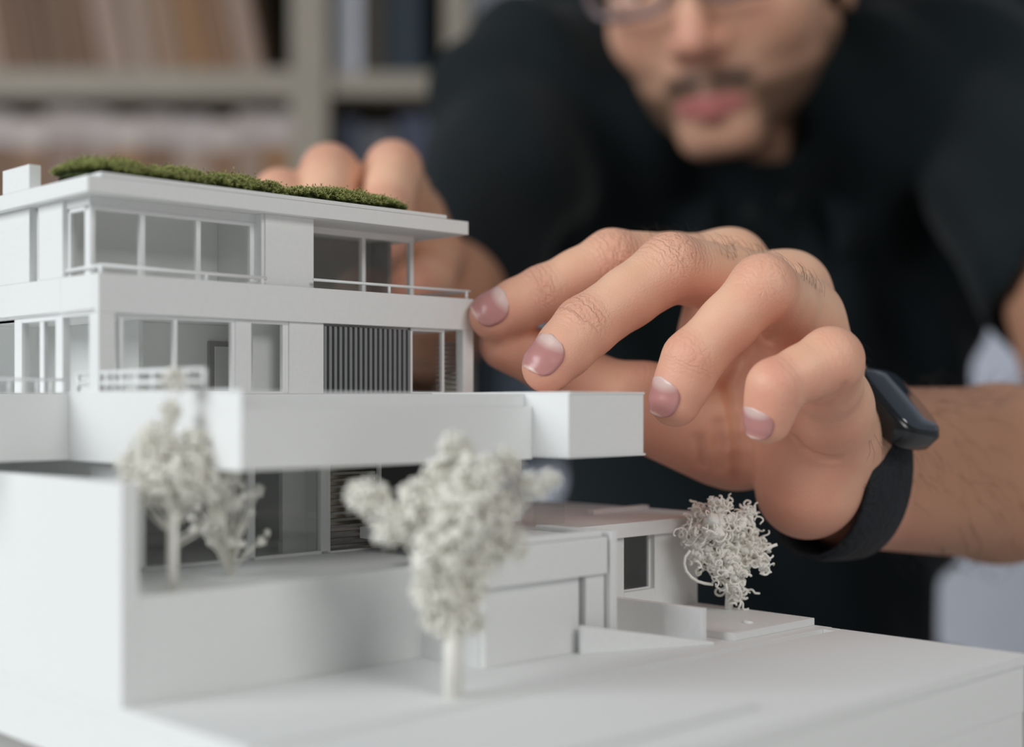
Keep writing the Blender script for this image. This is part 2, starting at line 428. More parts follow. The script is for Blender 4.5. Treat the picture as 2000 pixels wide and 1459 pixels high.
def moss(px0, px1, vmid, dv, h, seed, nfr, label, skew=0.5):
    rnd = random.Random(seed)
    u0, u1 = fu(px0, vmid), fu(px1, vmid); um = (u0 + u1) / 2; a = (u1 - u0) / 2
    root = empty('moss_clump', uvw(um, vmid, 56.9), THETA, label, 'moss', 'moss clumps on the model roof')
    def hh(x, y):
        q = 1 - abs(x) ** 2.6 - abs(y) ** 2.4
        if q <= 0: return 0
        n_ = mnoise.noise(Vector((x * a * 0.30 + seed, y * dv * 0.30, seed * 1.7)))
        n2 = mnoise.noise(Vector((x * a * 0.9 + seed, y * dv * 0.9, seed * 0.7)))
        asym = 1 + (0.5 - skew) * 1.2 * x
        return max(0.15, h * q ** 0.55 * (0.82 + 0.42 * n_ + 0.16 * n2) * asym)
    mb = MB(); nx, ny = 26, 12
    for j in range(ny + 1):
        for i in range(nx + 1):
            x = -1 + 2 * i / nx; y = -1 + 2 * j / ny
            r_ = max(abs(x), abs(y)); l_ = math.hypot(x, y)
            if l_ > 0: x, y = x * r_ / l_, y * r_ / l_
            mb.v.append((x * a / 1000, y * dv / 1000, (hh(x, y) * 0.82 if r_ < 0.999 else 0) / 1000))
    for j in range(ny):
        for i in range(nx):
            k = j * (nx + 1) + i
            mb.f.append((k, k + 1, k + nx + 2, k + nx + 1))
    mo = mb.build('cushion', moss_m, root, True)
    # fronds
    V, F, T = [], [], []
    for q in range(nfr):
        while True:
            x, y = rnd.uniform(-1, 1), rnd.uniform(-1, 1)
            if x * x + y * y < 1: break
        z = hh(x, y) * 0.78
        gx = (hh(x + 0.06, y) - hh(x - 0.06, y)) / (0.12 * a); gy = (hh(x, y + 0.06) - hh(x, y - 0.06)) / (0.12 * dv)
        nrm = Vector((-gx, -gy, 1)).normalized()
        nrm = (nrm + Vector((rnd.gauss(0, .28), rnd.gauss(0, .28), rnd.gauss(0, .2)))).normalized()
        p = Vector((x * a, y * dv, z)); L = rnd.uniform(1.1, 2.3)
        if rnd.random() < 0.03: L *= 1.6
        side = nrm.orthogonal().normalized(); side.rotate(Matrix.Rotation(rnd.uniform(0, 6.28), 3, nrm))
        oth = nrm.cross(side)
        tone = rnd.uniform(-0.12, 0.15)
        # stem of star shaped leaves: three whorls of leaflets
        for w_ in range(3):
            c = p + nrm * L * (0.35 + 0.3 * w_)
            for k in range(3):
                ang = 2.1 * k + w_ * 1.05
                dr = side * math.cos(ang) + oth * math.sin(ang)
                tipp = c + dr * 0.62 + nrm * (0.34 + 0.16 * w_)
                wv = dr.cross(nrm) * 0.17
                b0 = len(V)
                V += [tuple((c + wv) / 1000), tuple((c - wv) / 1000), tuple(tipp / 1000)]
                F.append((b0, b0 + 1, b0 + 2))
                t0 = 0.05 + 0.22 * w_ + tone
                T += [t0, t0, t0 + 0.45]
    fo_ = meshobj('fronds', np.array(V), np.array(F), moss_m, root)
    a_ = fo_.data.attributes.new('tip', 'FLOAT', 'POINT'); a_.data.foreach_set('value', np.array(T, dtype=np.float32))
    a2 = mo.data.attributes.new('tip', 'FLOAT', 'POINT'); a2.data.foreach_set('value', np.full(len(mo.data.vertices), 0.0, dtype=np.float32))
    fo_['kind'] = 'stuff'
    return root
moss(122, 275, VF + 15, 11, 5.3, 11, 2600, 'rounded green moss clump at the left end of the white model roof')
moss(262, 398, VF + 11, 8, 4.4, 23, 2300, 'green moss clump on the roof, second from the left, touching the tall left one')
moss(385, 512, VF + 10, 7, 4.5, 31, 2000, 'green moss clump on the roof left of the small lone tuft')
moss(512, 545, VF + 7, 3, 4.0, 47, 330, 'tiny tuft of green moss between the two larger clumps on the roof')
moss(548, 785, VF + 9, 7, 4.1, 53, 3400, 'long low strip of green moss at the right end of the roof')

# ------------------------------------------------------------------ model trees
def sponge_tree(name, foot, size, seed, label, blobs, trunk_r, lean):
    """trunk with forking twigs, each carrying ragged sponge tufts"""
    rnd = random.Random(seed)
    root = empty(name, foot, 0, label, 'model tree')
    tr = MB(); top = Vector((lean[0], lean[1], size * 0.72))
    tr.tube([(0, 0, 0), tuple(top * 0.35), tuple(top * 0.7), tuple(top)], [trunk_r, trunk_r * 0.9, trunk_r * 0.7, trunk_r * 0.4], 8)
    cr = MB()
    for (cx, cz, rr, cy) in blobs:
        c = Vector((cx, cy, cz))
        st = top * min(0.95, max(0.30, cz / size * 0.8))
        tr.tube([tuple(st), tuple((st + c) / 2 + Vector((0, 0, -0.001))), tuple(c)], [trunk_r * 0.3, trunk_r * 0.2, trunk_r * 0.15], 5)
        k = int(50 + 26000 * rr)
        for i in range(k):
            d = Vector((rnd.gauss(0, 1), rnd.gauss(0, 1), rnd.gauss(0, 1))).normalized() * rr * rnd.random() ** 0.55
            cr.ball(tuple(c + d), rr * rnd.uniform(0.08, 0.20), rnd.randint(0, 9999), 0.35, 1.0, ICO1)
        for i in range(26):
            d = Vector((rnd.gauss(0, 1), rnd.gauss(0, 1), rnd.gauss(0, 1))).normalized()
            p0 = c + d * rr * 0.7; p1 = c + d * rr * rnd.uniform(1.0, 1.28); p1.z -= 0.0006
            cr.tube([tuple(p0), tuple((p0 + p1) / 2 + Vector((0, 0, 0.0005))), tuple(p1)], [0.0004, 0.0003, 0.0002], 4)
    tr.build('trunk', M_TREE, root, True); cr.build('crown', M_TREE, root, True)
    return root
d1 = 0.300
def px(n_, d): return n_ / FPX * d
foot1 = Vector(((885 - 1000) / FPX * 0.300, 0.300, CAM_Z + GZ / 1000))
f1 = lambda X, Y, R, yy=0.0: (px(X - 885, d1), (px(785 - Y, d1) + 0.064), px(R, d1), yy)
sponge_tree('sponge_tree', foot1, 0.059, 5, 'large cream sponge tree standing in front of the grey garden wall and garage', [
    f1(890, 872, 34), f1(868, 930, 46, .003), f1(935, 930, 50, -.003), f1(985, 905, 34, .004), f1(820, 985, 50, .0), f1(722, 975, 40, .003), f1(695, 965, 28, .004), f1(765, 1025, 42, -.002),
    f1(900, 1000, 66, -.004), f1(970, 1000, 48, .005), f1(1040, 950, 30, .003), f1(1075, 935, 20, .002), f1(990, 1070, 44, .004),
    f1(860, 1075, 60, -.003), f1(930, 1085, 48, .002), f1(850, 1150, 46, -.002), f1(905, 1150, 50, .003), f1(885, 1210, 40), f1(925, 1215, 26, .002), f1(845, 1210, 24)], 0.0021, (0.0, 0.0))
d2 = 0.300
foot2 = uvw(159.5, 266 + 3, -42.0)
f2 = lambda X, Y, R, yy=0.0: (px(X - 352, d2), (px(785 - Y, d2) + 0.042), px(R, d2), yy)
sponge_tree('sponge_tree', foot2, 0.046, 9, 'pale sponge tree at the left beside the balcony slab', [
    f2(355, 740, 24), f2(350, 800, 22), f2(325, 862, 44, -.002), f2(390, 880, 44, .002), f2(285, 915, 46, .0), f2(350, 925, 62, -.002), f2(410, 930, 54, .002), f2(300, 955, 34, -.002), f2(455, 935, 28, .003), f2(275, 960, 26), f2(370, 970, 30),
    f2(430, 1010, 22, .004), f2(465, 985, 18, .004)], 0.0013, (0.0, 0.0))

def curl_tree(foot, label):
    rnd = random.Random(21); root = empty('curly_tree', foot, 0, label, 'model tree')
    d3 = 0.413; k = d3 / FPX
    top = Vector((-12 * k, 0, 150 * k))
    MB().tube([(0, 0, 0), (2 * k, 0, 55 * k), tuple(top)], [0.0013, 0.0011, 0.0008], 7).build('trunk', M_CURL, root, True)
    cr = MB()
    cs = [(-25, 165, 40), (-62, 150, 32), (25, 160, 30), (-20, 120, 45), (25, 105, 35), (-50, 110, 30), (-20, 195, 22), (-55, 180, 20), (55, 120, 22), (5, 60, 26), (15, 30, 16), (40, 185, 18), (-5, 85, 34), (62, 92, 14)]
    for (cx, cz, rr) in cs:
        c0 = Vector((cx * k, rnd.uniform(-.004, .004), cz * k)); R = rr * k
        for i in range(int(5 + rr * 0.5)):
            d = Vector((rnd.gauss(0, 1), rnd.gauss(0, 1), rnd.gauss(0, 1))).normalized() * R * rnd.random() ** .5 * 0.8
            cr.ball(tuple(c0 + d), R * rnd.uniform(0.18, 0.34), rnd.randint(0, 9999), 0.35)
        for i in range(int(rr * 1.9)):
            d = Vector((rnd.gauss(0, 1), rnd.gauss(0, 1), rnd.gauss(0, 1))).normalized()
            p = c0 + d * R * rnd.uniform(0.5, 1.0)
            hd = Vector((rnd.gauss(0, 1), rnd.gauss(0, 1), rnd.gauss(0, 1))).normalized()
            ax = Vector((rnd.gauss(0, 1), rnd.gauss(0, 1), rnd.gauss(0, 1))).normalized()
            pts = []; stp = rnd.uniform(.00028, .00046)
            for q in range(rnd.randint(12, 22)):
                pts.append(tuple(p)); p = p + hd * stp
                ax = (ax + Vector((rnd.gauss(0, .45), rnd.gauss(0, .45), rnd.gauss(0, .45)))).normalized()
                hd = (Matrix.Rotation(rnd.uniform(.25, .75), 3, ax) @ hd).normalized()
            cr.tube(pts, rnd.uniform(0.00022, 0.00040), 5)
    cr.tube([(-78 * k, -.004, 118 * k), (-88 * k, -.004, 106 * k), (-90 * k, -.004, 92 * k), (-86 * k, -.004, 78 * k), (-76 * k, -.004, 66 * k), (-64 * k, -.004, 58 * k), (-50 * k, -.004, 54 * k), (-34 * k, -.004, 52 * k)], 0.00045, 6)
    cr.tube([(50 * k, -.002, 110 * k), (75 * k, -.002, 122 * k), (92 * k, -.002, 128 * k)], 0.0005, 6)
    cr.tube([(60 * k, -.002, 110 * k), (72 * k, -.002, 100 * k), (76 * k, -.002, 84 * k)], 0.0005, 6)
    cr.build('crown', M_CURL, root, True)
    return root
curl_tree(uvw(335.0, 249, GZ + 2.1), 'small white curly wool tree on the pavement at the right of the model')
# second, lacy bush in front of the ground floor windows
rnd = random.Random(33)
root = empty('lacy_bush', uvw(184, 284, -42.0), 0, 'lacy pale twig bush behind the left sponge tree, by the ground floor windows', 'model plant')
mb = MB()
for i in range(46):
    a = rnd.uniform(0, 6.28); h = rnd.uniform(.008, .022); rr = rnd.uniform(.001, .009)
    p = [(0, 0, 0), (rr * .4 * math.cos(a), rr * .4 * math.sin(a), h * .55), (rr * math.cos(a), rr * math.sin(a), h)]
    mb.tube(p, [.0004, .0003, .0002], 4); mb.ball(p[-1], rnd.uniform(.0006, .0014), i, .4)
mb.build('twigs', M_TREE, root, True)

# ------------------------------------------------------------------ implicit surfaces -> mesh (surface nets)
class Field:
    def __init__(s, lo, hi, h):
        s.lo = np.array(lo, dtype=np.float32); s.h = h
        s.n = np.ceil((np.array(hi) - np.array(lo)) / h).astype(int) + 1
        s.D = np.full(tuple(s.n), 0.2, dtype=np.float32)
        s.ax = [s.lo[i] + h * np.arange(s.n[i], dtype=np.float32) for i in range(3)]
    def sl(s, lo, hi):
        i0 = np.clip(np.floor((np.array(lo) - s.lo) / s.h).astype(int), 0, s.n - 1)
        i1 = np.clip(np.ceil((np.array(hi) - s.lo) / s.h).astype(int) + 1, 1, s.n)
        return tuple(slice(a, b) for a, b in zip(i0, i1))
    def pts(s, sl):
        return (s.ax[0][sl[0]][:, None, None], s.ax[1][sl[1]][None, :, None], s.ax[2][sl[2]][None, None, :])
    def put(s, sl, val, k, sub=False):
        d = s.D[sl]
        if d.size == 0: return
        if sub:
            val = -val; h = np.clip(0.5 - 0.5 * (val - d) / k, 0, 1) if False else None
            m = np.maximum(k - np.abs(d - val), 0) / k
            s.D[sl] = np.maximum(d, val) + m * m * k * 0.25
        else:
            m = np.maximum(k - np.abs(d - val), 0) / k
            s.D[sl] = np.minimum(d, val) - m * m * k * 0.25
    def cone(s, a, b, ra, rb, k, sub=False):
        a = np.array(a, dtype=np.float32); b = np.array(b, dtype=np.float32)
        mg = k * 1.3 + 3 * s.h
        lo = np.minimum(a - ra, b - rb) - mg; hi = np.maximum(a + ra, b + rb) + mg
        sl = s.sl(lo, hi); X, Y, Z = s.pts(sl)
        ba = b - a; l2 = float(ba @ ba) + 1e-12
        px_, py_, pz_ = X - a[0], Y - a[1], Z - a[2]
        t_ = np.clip((px_ * ba[0] + py_ * ba[1] + pz_ * ba[2]) / l2, 0, 1)
        d = np.sqrt((px_ - t_ * ba[0]) ** 2 + (py_ - t_ * ba[1]) ** 2 + (pz_ - t_ * ba[2]) ** 2) - (ra + (rb - ra) * t_)
        s.put(sl, d, k, sub)
    def ell(s, c, r, R, k, sub=False):
        """R: 3x3 with local axes as rows"""
        c = np.array(c, dtype=np.float32); r = np.array(r, dtype=np.float32)
        e = np.sqrt((np.array(R) ** 2 * (r ** 2)[:, None]).sum(0)) + k * 1.3 + 3 * s.h
        sl = s.sl(c - e, c + e); X, Y, Z = s.pts(sl)
        dx, dy, dz = X - c[0], Y - c[1], Z - c[2]
        q = [(dx * R[i][0] + dy * R[i][1] + dz * R[i][2]) for i in range(3)]
        k0 = np.sqrt(sum((q[i] / r[i]) ** 2 for i in range(3))); k1 = np.sqrt(sum((q[i] / r[i] ** 2) ** 2 for i in range(3))) + 1e-9
        s.put(sl, k0 * (k0 - 1) / k1, k, sub)
    def sample(s, P):
        g = np.clip((P - s.lo) / s.h, 0, s.n - 1.001); i = g.astype(int); f = g - i
        out = 0
        for a in (0, 1):
            for b_ in (0, 1):
                for c in (0, 1):
                    w = (f[:, 0] if a else 1 - f[:, 0]) * (f[:, 1] if b_ else 1 - f[:, 1]) * (f[:, 2] if c else 1 - f[:, 2])
                    out = out + w * s.D[i[:, 0] + a, i[:, 1] + b_, i[:, 2] + c]
        return out
    def grad(s, P):
        e = s.h
        g = np.stack([s.sample(P + np.eye(3)[i] * e) - s.sample(P - np.eye(3)[i] * e) for i in range(3)], 1)
        return g / (np.linalg.norm(g, axis=1, keepdims=True) + 1e-9)
    def mesh(s):
        D = s.D; ins = D < 0; nx, ny, nz = (k - 1 for k in D.shape)
        cnt = np.zeros((nx, ny, nz), np.int8)
        for a in (0, 1):
            for b_ in (0, 1):
                for c in (0, 1):
                    cnt += ins[a:a + nx, b_:b_ + ny, c:c + nz]
        act = (cnt > 0) & (cnt < 8)
        idx = np.full(act.shape, -1, np.int64); I = np.argwhere(act); idx[act] = np.arange(len(I))
        acc = np.zeros((len(I), 3)); num = np.zeros(len(I))
        cor = [(a, b_, c) for a in (0, 1) for b_ in (0, 1) for c in (0, 1)]
        for p in cor:
            for axn in range(3):
                if p[axn] == 0:
                    q = list(p); q[axn] = 1
                    va = D[I[:, 0] + p[0], I[:, 1] + p[1], I[:, 2] + p[2]]; vb_ = D[I[:, 0] + q[0], I[:, 1] + q[1], I[:, 2] + q[2]]
                    cr = (va < 0) != (vb_ < 0)
                    t_ = np.where(cr, va / np.where(cr, va - vb_, 1), 0)
                    for k in range(3):
                        acc[:, k] += np.where(cr, p[k] + (t_ if k == axn else 0), 0)
                    num += cr
        V = (I + acc / num[:, None]) * s.h + s.lo
        F = []
        for axn in range(3):
            o1, o2 = (axn + 1) % 3, (axn + 2) % 3
            sa = [slice(None)] * 3; sb = [slice(None)] * 3
            sa[axn] = slice(0, -1); sb[axn] = slice(1, None)
            ia, ib = ins[tuple(sa)], ins[tuple(sb)]
            E = np.argwhere(ia != ib)
            ok = (E[:, o1] > 0) & (E[:, o2] > 0) & (E[:, o1] < D.shape[o1] - 1) & (E[:, o2] < D.shape[o2] - 1)
            E = E[ok]
            fl = ia[E[:, 0], E[:, 1], E[:, 2]]
            def cell(d1_, d2_):
                q = E.copy(); q[:, o1] += d1_; q[:, o2] += d2_
                return idx[q[:, 0], q[:, 1], q[:, 2]]
            quad = np.stack([cell(-1, -1), cell(0, -1), cell(0, 0), cell(-1, 0)], 1)
            quad[~fl] = quad[~fl][:, ::-1]
            F.append(quad)
        F = np.concatenate(F); F = F[(F >= 0).all(1)]
        # two Newton steps put the vertices on the surface
        for _ in range(2):
            V = V - s.grad(V) * np.clip(s.sample(V), -s.h, s.h)[:, None] * 0.8
        return V, F

# ------------------------------------------------------------------ the person
PX, PY = 0.165, 1.02
person = empty('person', (PX, PY, 0), 0, 'bearded man in black polo shirt leaning over the model with both hands on it', 'person')
PO = np.array([PX, PY, 0.0])

def chain(f, pts, k):
    for (a, ra), (b, rb) in zip(pts[:-1], pts[1:]):
        f.cone(a, b, ra, rb, k)

def with_mids(pts, slim):
    out = []
    for i, (p, r) in enumerate(pts):
        out.append((p, r))
        if i < len(pts) - 1:
            q, r2 = pts[i + 1]; out.append(((p + q) / 2, (r + r2) / 2 * slim[i]))
    return out

LH = {  # left hand: tip, end joint, middle joint, knuckle
 'index': [(at(964, 617, .4275), .0076), (at(1060, 573, .4285), .0084), (at(1195, 508, .432), .0095), (at(1425, 524, .456), .0118)],
 'middle': [(at(1070, 717, .3945), .0075), (at(1142, 640, .399), .0090), (at(1310, 523, .409), .0101), (at(1538, 574, .438), .0124)],
 'ring': [(at(1319, 783, .386), .0073), (at(1352, 703, .385), .0083), (at(1490, 562, .388), .0092), (at(1562, 628, .424), .0122)],
 'little': [(at(1500, 821, .372), .0064), (at(1514, 755, .370), .0074), (at(1622, 703, .376), .0087), (at(1610, 790, .410), .0122)],
 'thumb': [(at(988, 672, .437), .0085), (at(1090, 715, .440), .0096), (at(1215, 785, .440), .0115), (at(1400, 850, .445), .015)],
}
WL = at(1655, 912, .452)
ELB_L = Vector((0.300, 0.665, CAM_Z - 0.022))
fh = Field((-0.022, 0.352, CAM_Z - 0.056), (0.152, 0.505, CAM_Z + 0.062), 0.00085)
for nme in ('index', 'middle', 'ring', 'little'):
    chain(fh, with_mids(LH[nme], (1.0, .93, .93)), 0.0022)
chain(fh, LH['thumb'], 0.004)
# fleshy pads under the finger ends and small bumps over the middle joints
for nme in ('index', 'middle', 'ring', 'little'):
    tp, dj, pj, mj = LH[nme]
# palm
for nme, r in (('index', .0125), ('middle', .0135), ('ring', .0135), ('little', .0125)):
    fh.cone(LH[nme][3][0], WL, LH[nme][3][1], .0165, 0.007)
fh.cone(at(1262, 792, .441), at(1440, 850, .446), .0140, .0180, 0.004)
fh.cone(at(1590, 830, .424), at(1577, 952, .431), .0150, .0162, 0.0035)
fh.cone(at(1610, 800, .412), at(1620, 930, .438), .0118, .0130, 0.006)
fh.cone(at(1335, 775, .445), at(1410, 590, .456), .0085, .0095, 0.006)
fh.cone(at(1420, 640, .452), at(1500, 830, .448), .014, .017, 0.006)
fh.cone(at(1520, 660, .436), at(1560, 800, .432), .011, .013, 0.006)
# wrist and forearm
for dz in (-0.0085, 0.0085):
    o_ = Vector((0, 0, dz))
    fh.cone(WL + o_, at(1880, 922, .508) + o_ * 1.25, .0178, .0205, 0.006)
# creases of the palm and the finger folds, cut where they lie on the surface
def hit(f, px_, py_):
    ds = np.linspace(.355, .502, 400)
    P = np.array([tuple(at(px_, py_, d)) for d in ds]); v = f.sample(P)
    k = np.argmax(v < 0)
    return Vector(P[k]) if v[k] < 0 else None
def crease(pts_, r, k):
    Q = [hit(fh, *p) for p in pts_]
    for p, q in zip(Q[:-1], Q[1:]):
        if p is not None and q is not None and (p - q).length < .02: fh.cone(p, q, r, r * .9, k, True)
crease([(1440, 938), (1441, 900), (1442, 860), (1440, 820), (1432, 780), (1424, 745)], .0011, .004)
crease([(1404, 915), (1406, 870), (1404, 830)], .0005, .004)
crease([(1366, 905), (1364, 860)], .0004, .004)
crease([(1546, 832), (1552, 856), (1572, 880), (1604, 893), (1632, 897)], .0006, .0022)
crease([(1606, 792), (1628, 778), (1648, 752)], .0005, .002)
crease([(1500, 668), (1510, 650), (1514, 636)], .0005, .002)
crease([(1430, 745), (1446, 700), (1470, 672)], .0006, .003)
# skin folds across the joints, cut into the surface
def fold(f, j, axis, nrm, r, depth=0.00035, spread=0.9):
    side = axis.cross(nrm).normalized()
    pts_ = [j + (nrm * math.cos(a_) + side * math.sin(a_)) * (r + 0.0002) for a_ in np.linspace(-spread, spread, 6)]
    for p, q in zip(pts_[:-1], pts_[1:]): f.cone(p, q, depth, depth, 0.0010, True)

HV, HF = fh.mesh()
HNRM = fh.grad(HV)

# dorsal direction per finger, chosen from the way each finger bends
def dorsal(pts):
    d0 = (pts[1][0] - pts[2][0]).normalized(); d1_ = (pts[3][0] - pts[2][0]).normalized()
    n_ = -(d0 + d1_)
    return n_.normalized()

def polyline_info(V, Nn, hand, fingers):
    """per vertex: distance along its nearest finger, fold mask, redness"""
    best = np.full(len(V), 1e9); s_ = np.zeros(len(V)); mask = np.zeros(len(V)); red = np.zeros(len(V))
    for nme in fingers:
        P = hand[nme]; acc = 0.0; dn = np.array(dorsal(P)) if nme != 'thumb' else np.array((0, -.7, .7))
        js = []
        for (a, ra), (b, rb) in zip(P[:-1], P[1:]):
            a_ = np.array(a); ba = np.array(b) - a_; L = np.linalg.norm(ba)
            t_ = np.clip(((V - a_) @ ba) / L ** 2, 0, 1)
            d = np.linalg.norm(V - a_ - t_[:, None] * ba, axis=1) - (ra + (rb - ra) * t_)
            m = d < best
            best = np.where(m, d, best); s_ = np.where(m, acc + t_ * L, s_)
            js.append(acc); acc += L
        near = best < 0.006
        own = np.zeros(len(V), bool)
        # recompute ownership for this finger
        dd = np.full(len(V), 1e9); ss = np.zeros(len(V)); acc = 0
        for (a, ra), (b, rb) in zip(P[:-1], P[1:]):
            a_ = np.array(a); ba = np.array(b) - a_; L = np.linalg.norm(ba)
            t_ = np.clip(((V - a_) @ ba) / L ** 2, 0, 1)
            d = np.linalg.norm(V - a_ - t_[:, None] * ba, axis=1) - (ra + (rb - ra) * t_)
            m = d < dd; dd = np.where(m, d, dd); ss = np.where(m, acc + t_ * L, ss); acc += L
        own = dd <= best + 1e-6
        dors = np.clip((Nn @ dn) * 1.4 + 0.25, 0, 1)
        amp = {'index': 1.0, 'middle': 1.0, 'ring': .38, 'little': .26, 'thumb': .3}[nme]
        w = np.exp(-((ss - js[1]) / .0042) ** 2) + (np.exp(-((ss - js[2]) / .0068) ** 2) if len(js) > 2 else 0)
        mask = np.where(own, np.clip(w, 0, 1) * dors * amp, mask)
        tipred = np.exp(-(ss / .010) ** 2) * 0.8 + 0.55 * np.exp(-((ss - js[1]) / .006) ** 2) * dors + (0.5 * np.exp(-((ss - js[2]) / .007) ** 2) * dors if len(js) > 2 else 0)
        red = np.where(own, np.clip(tipred, 0, 1), red)
    return s_, mask, red
fing = ('index', 'middle', 'ring', 'little', 'thumb')
hs, hm, hr = polyline_info(HV, HNRM, LH, fing)
# the palm side is pinker than the back of the hand
palm_n = np.array((-.35, -.30, -.88))
hr = np.maximum(hr, np.clip((HNRM @ palm_n) * 1.1 + 0.35, 0, 1) * np.clip((.150 - HV[:, 0]) / .04, 0, 1) * 0.85)

# upper forearm of the left arm (out of the sharp zone)
def arm_field(a, b, lo, hi, h, fn):
    f = Field(lo, hi, h); fn(f); return f.mesh()
def fa_l(f):
    w2 = at(1790, 918, .488)
    for dz in (-0.010, 0.010):
        o_ = Vector((0, 0, dz)); f.cone(w2 + o_ * 1.0, at(1950, 925, .535) + o_, .0192, .0235, .01)
    f.cone(at(1950, 925, .535), ELB_L, .031, .040, .012)
    f.cone(ELB_L, Vector((0.325, 0.80, CAM_Z + 0.09)), .042, .046, .02)
AV, AF = arm_field(None, None, (0.10, 0.45, CAM_Z - .08), (0.40, 0.88, CAM_Z + .16), 0.003, fa_l)

# the other hand, holding the model from behind
RH = {
 'index': [(at(752, 478, .532), .0085), (at(756, 415, .542), .0098), (at(768, 330, .560), .0112), (at(800, 430, .600), .0140)],
 'middle': [(at(640, 490, .530), .0085), (at(638, 420, .540), .0098), (at(643, 337, .554), .0112), (at(735, 440, .608), .0140)],
 'ring': [(at(560, 505, .528), .0082), (at(548, 450, .536), .0092), (at(548, 382, .548), .0104), (at(668, 460, .612), .0135)],
 'little': [(at(500, 540, .530), .0072), (at(492, 490, .538), .0080), (at(490, 430, .550), .0092), (at(610, 490, .612), .0128)],
 'thumb': [(at(800, 560, .560), .0090), (at(838, 545, .580), .0105), (at(850, 500, .600), .0125), (at(830, 540, .625), .017)],
}
WR = at(852, 565, .630); ELB_R = at(838, 608, .76)
def rh(f):
    for nme in fing: chain(f, with_mids(RH[nme], (1, .95, .95)), .003)
    for nme in ('index', 'middle', 'ring', 'little'): f.cone(RH[nme][3][0], WR, RH[nme][3][1], .019, .009)
    for dx in (-.007, .007): f.cone(WR + Vector((dx, 0, 0)), at(855, 585, .68) + Vector((dx, 0, 0)), .0195, .026, .01)
    f.cone(at(855, 585, .68), ELB_R, .030, .033, .012)
    f.cone(ELB_R, Vector((-0.016, 0.84, CAM_Z + 0.115)), .031, .030, .02)
fr_ = Field((-0.13, 0.50, CAM_Z - .03), (0.05, 0.90, CAM_Z + .19), 0.0022); rh(fr_)
RV, RF = fr_.mesh(); RN = fr_.grad(RV)
rs, rm, rr_ = polyline_info(RV, RN, RH, fing)

# head
yaw, pitch, roll = math.radians(21), math.radians(24), math.radians(5)
fw = Vector((-math.sin(yaw) * math.cos(pitch), -math.cos(yaw) * math.cos(pitch), -math.sin(pitch)))
up = (Vector((0, 0, 1)) - fw * fw.z).normalized()
up = Matrix.Rotation(roll, 3, fw) @ up
lf = up.cross(fw)
nose_w = at(1346, 94, .80)
HB = nose_w - fw * .114 + up * .020
def hp(x, y, z): return HB + lf * (x / 1000) + fw * (y / 1000) + up * (z / 1000)
HR = [tuple(lf), tuple(fw), tuple(up)]
NECK = Vector((0.175, 1.000, CAM_Z + 0.150))
fd = Field(np.array(HB) - .19, np.array(HB) + .19, 0.0028)
E = lambda x, y, z, a, b_, c, k: fd.ell(hp(x, y, z), (a / 1000, b_ / 1000, c / 1000), HR, k / 1000)
Cn = lambda p, q, ra, rb, k, sub=False: fd.cone(hp(*p), hp(*q), ra / 1000, rb / 1000, k / 1000, sub)
E(0, -10, 45, 76, 96, 78, 5); E(0, 18, -5, 66, 72, 84, 20); E(0, 34, -54, 52, 48, 36, 18)
for sx in (-1, 1):
    Cn((sx * 56, -4, -38), (sx * 13, 70, -78), 13, 13, 14)
    E(sx * 40, 58, -14, 22, 20, 22, 16)
    Cn((sx * 10, 80, 30), (sx * 46, 66, 30), 10, 9, 10)
    E(sx * 75, -10, -2, 6, 18, 31, 5)
    Cn((sx * 11, 91, -22), (sx * 10, 88, -24), 8.5, 8, 5)
Cn((-10, 74, -80), (10, 74, -80), 14, 14, 12)
E(0, 76, -50, 27, 18, 22, 10)
Cn((0, 84, 22), (0, 103, -18), 7.5, 10.5, 8)
for sx in (-1, 1):
    fd.cone(hp(sx * 32, 92, 15), hp(sx * 36, 90, 15), .012, .012, .010, True)
    fd.cone(hp(sx * 25, 73.5, 22), hp(sx * 39, 71.5, 22), .0115, .0115, .003); fd.cone(hp(sx * 25, 72, 7), hp(sx * 39, 70, 7), .0105, .0105, .003)
    Cn((sx * 23, 84, -56), (0, 92, -54), 3.0, 3.8, 4); Cn((sx * 20, 82, -61), (0, 89.5, -63), 3.0, 4.8, 4)
    fd.cone(hp(sx * 5.5, 96, -29), hp(sx * 6.5, 92, -27), .0026, .0022, .002, True)
Cn((-22, 92, -58), (0, 99, -58), 0.7, 0.9, 2, True); Cn((22, 92, -58), (0, 99, -58), 0.7, 0.9, 2, True)
nb = np.array(NECK)
fd.cone(hp(0, -18, -40), NECK, .054, .058, .02)
fd.cone(NECK, NECK + Vector((0, 0.02, -0.06)), .058, .062, .02)
DV, DF = fd.mesh()
# beard and lip colouring measured in the head's own frame (mm)
rel = DV - np.array(HB); hx = rel @ np.array(lf) * 1000; hy = rel @ np.array(fw) * 1000; hz = rel @ np.array(up) * 1000
sm = lambda a, b_, x: np.clip((x - a) / (b_ - a), 0, 1) ** 2 * (3 - 2 * np.clip((x - a) / (b_ - a), 0, 1))
ax_ = np.abs(hx)
mous = sm(-31, -38, hz + ax_ * .22) * sm(-58, -50, hz + ax_ * .10) * sm(36, 22, ax_) * sm(55, 72, hy) * (1 - .2 * np.exp(-(hx / 4) ** 2))
chinb = np.maximum(sm(-82, -92, hz) * sm(30, 22, ax_) * sm(40, 60, hy) * .6, np.exp(-(hx / 13) ** 2 - ((hz + 70) / 4) ** 2) * (hy > 70))
side = sm(20, 30, ax_) * sm(-42 , -58, hz) * sm(-125, -112, hz)
side = np.maximum(side, sm(40, 52, ax_) * sm(-18, -45, hz) * sm(36, 22, hy) * sm(-30, -5, hy) * 0.8)
under = sm(-95, -103, hz) * sm(-8, 20, hy) * sm(-135, -120, hz)
lipm_ = ((hx / 25) ** 2 + ((hz + 59) / 9.5) ** 2 < 1.0) & (hy > 76)
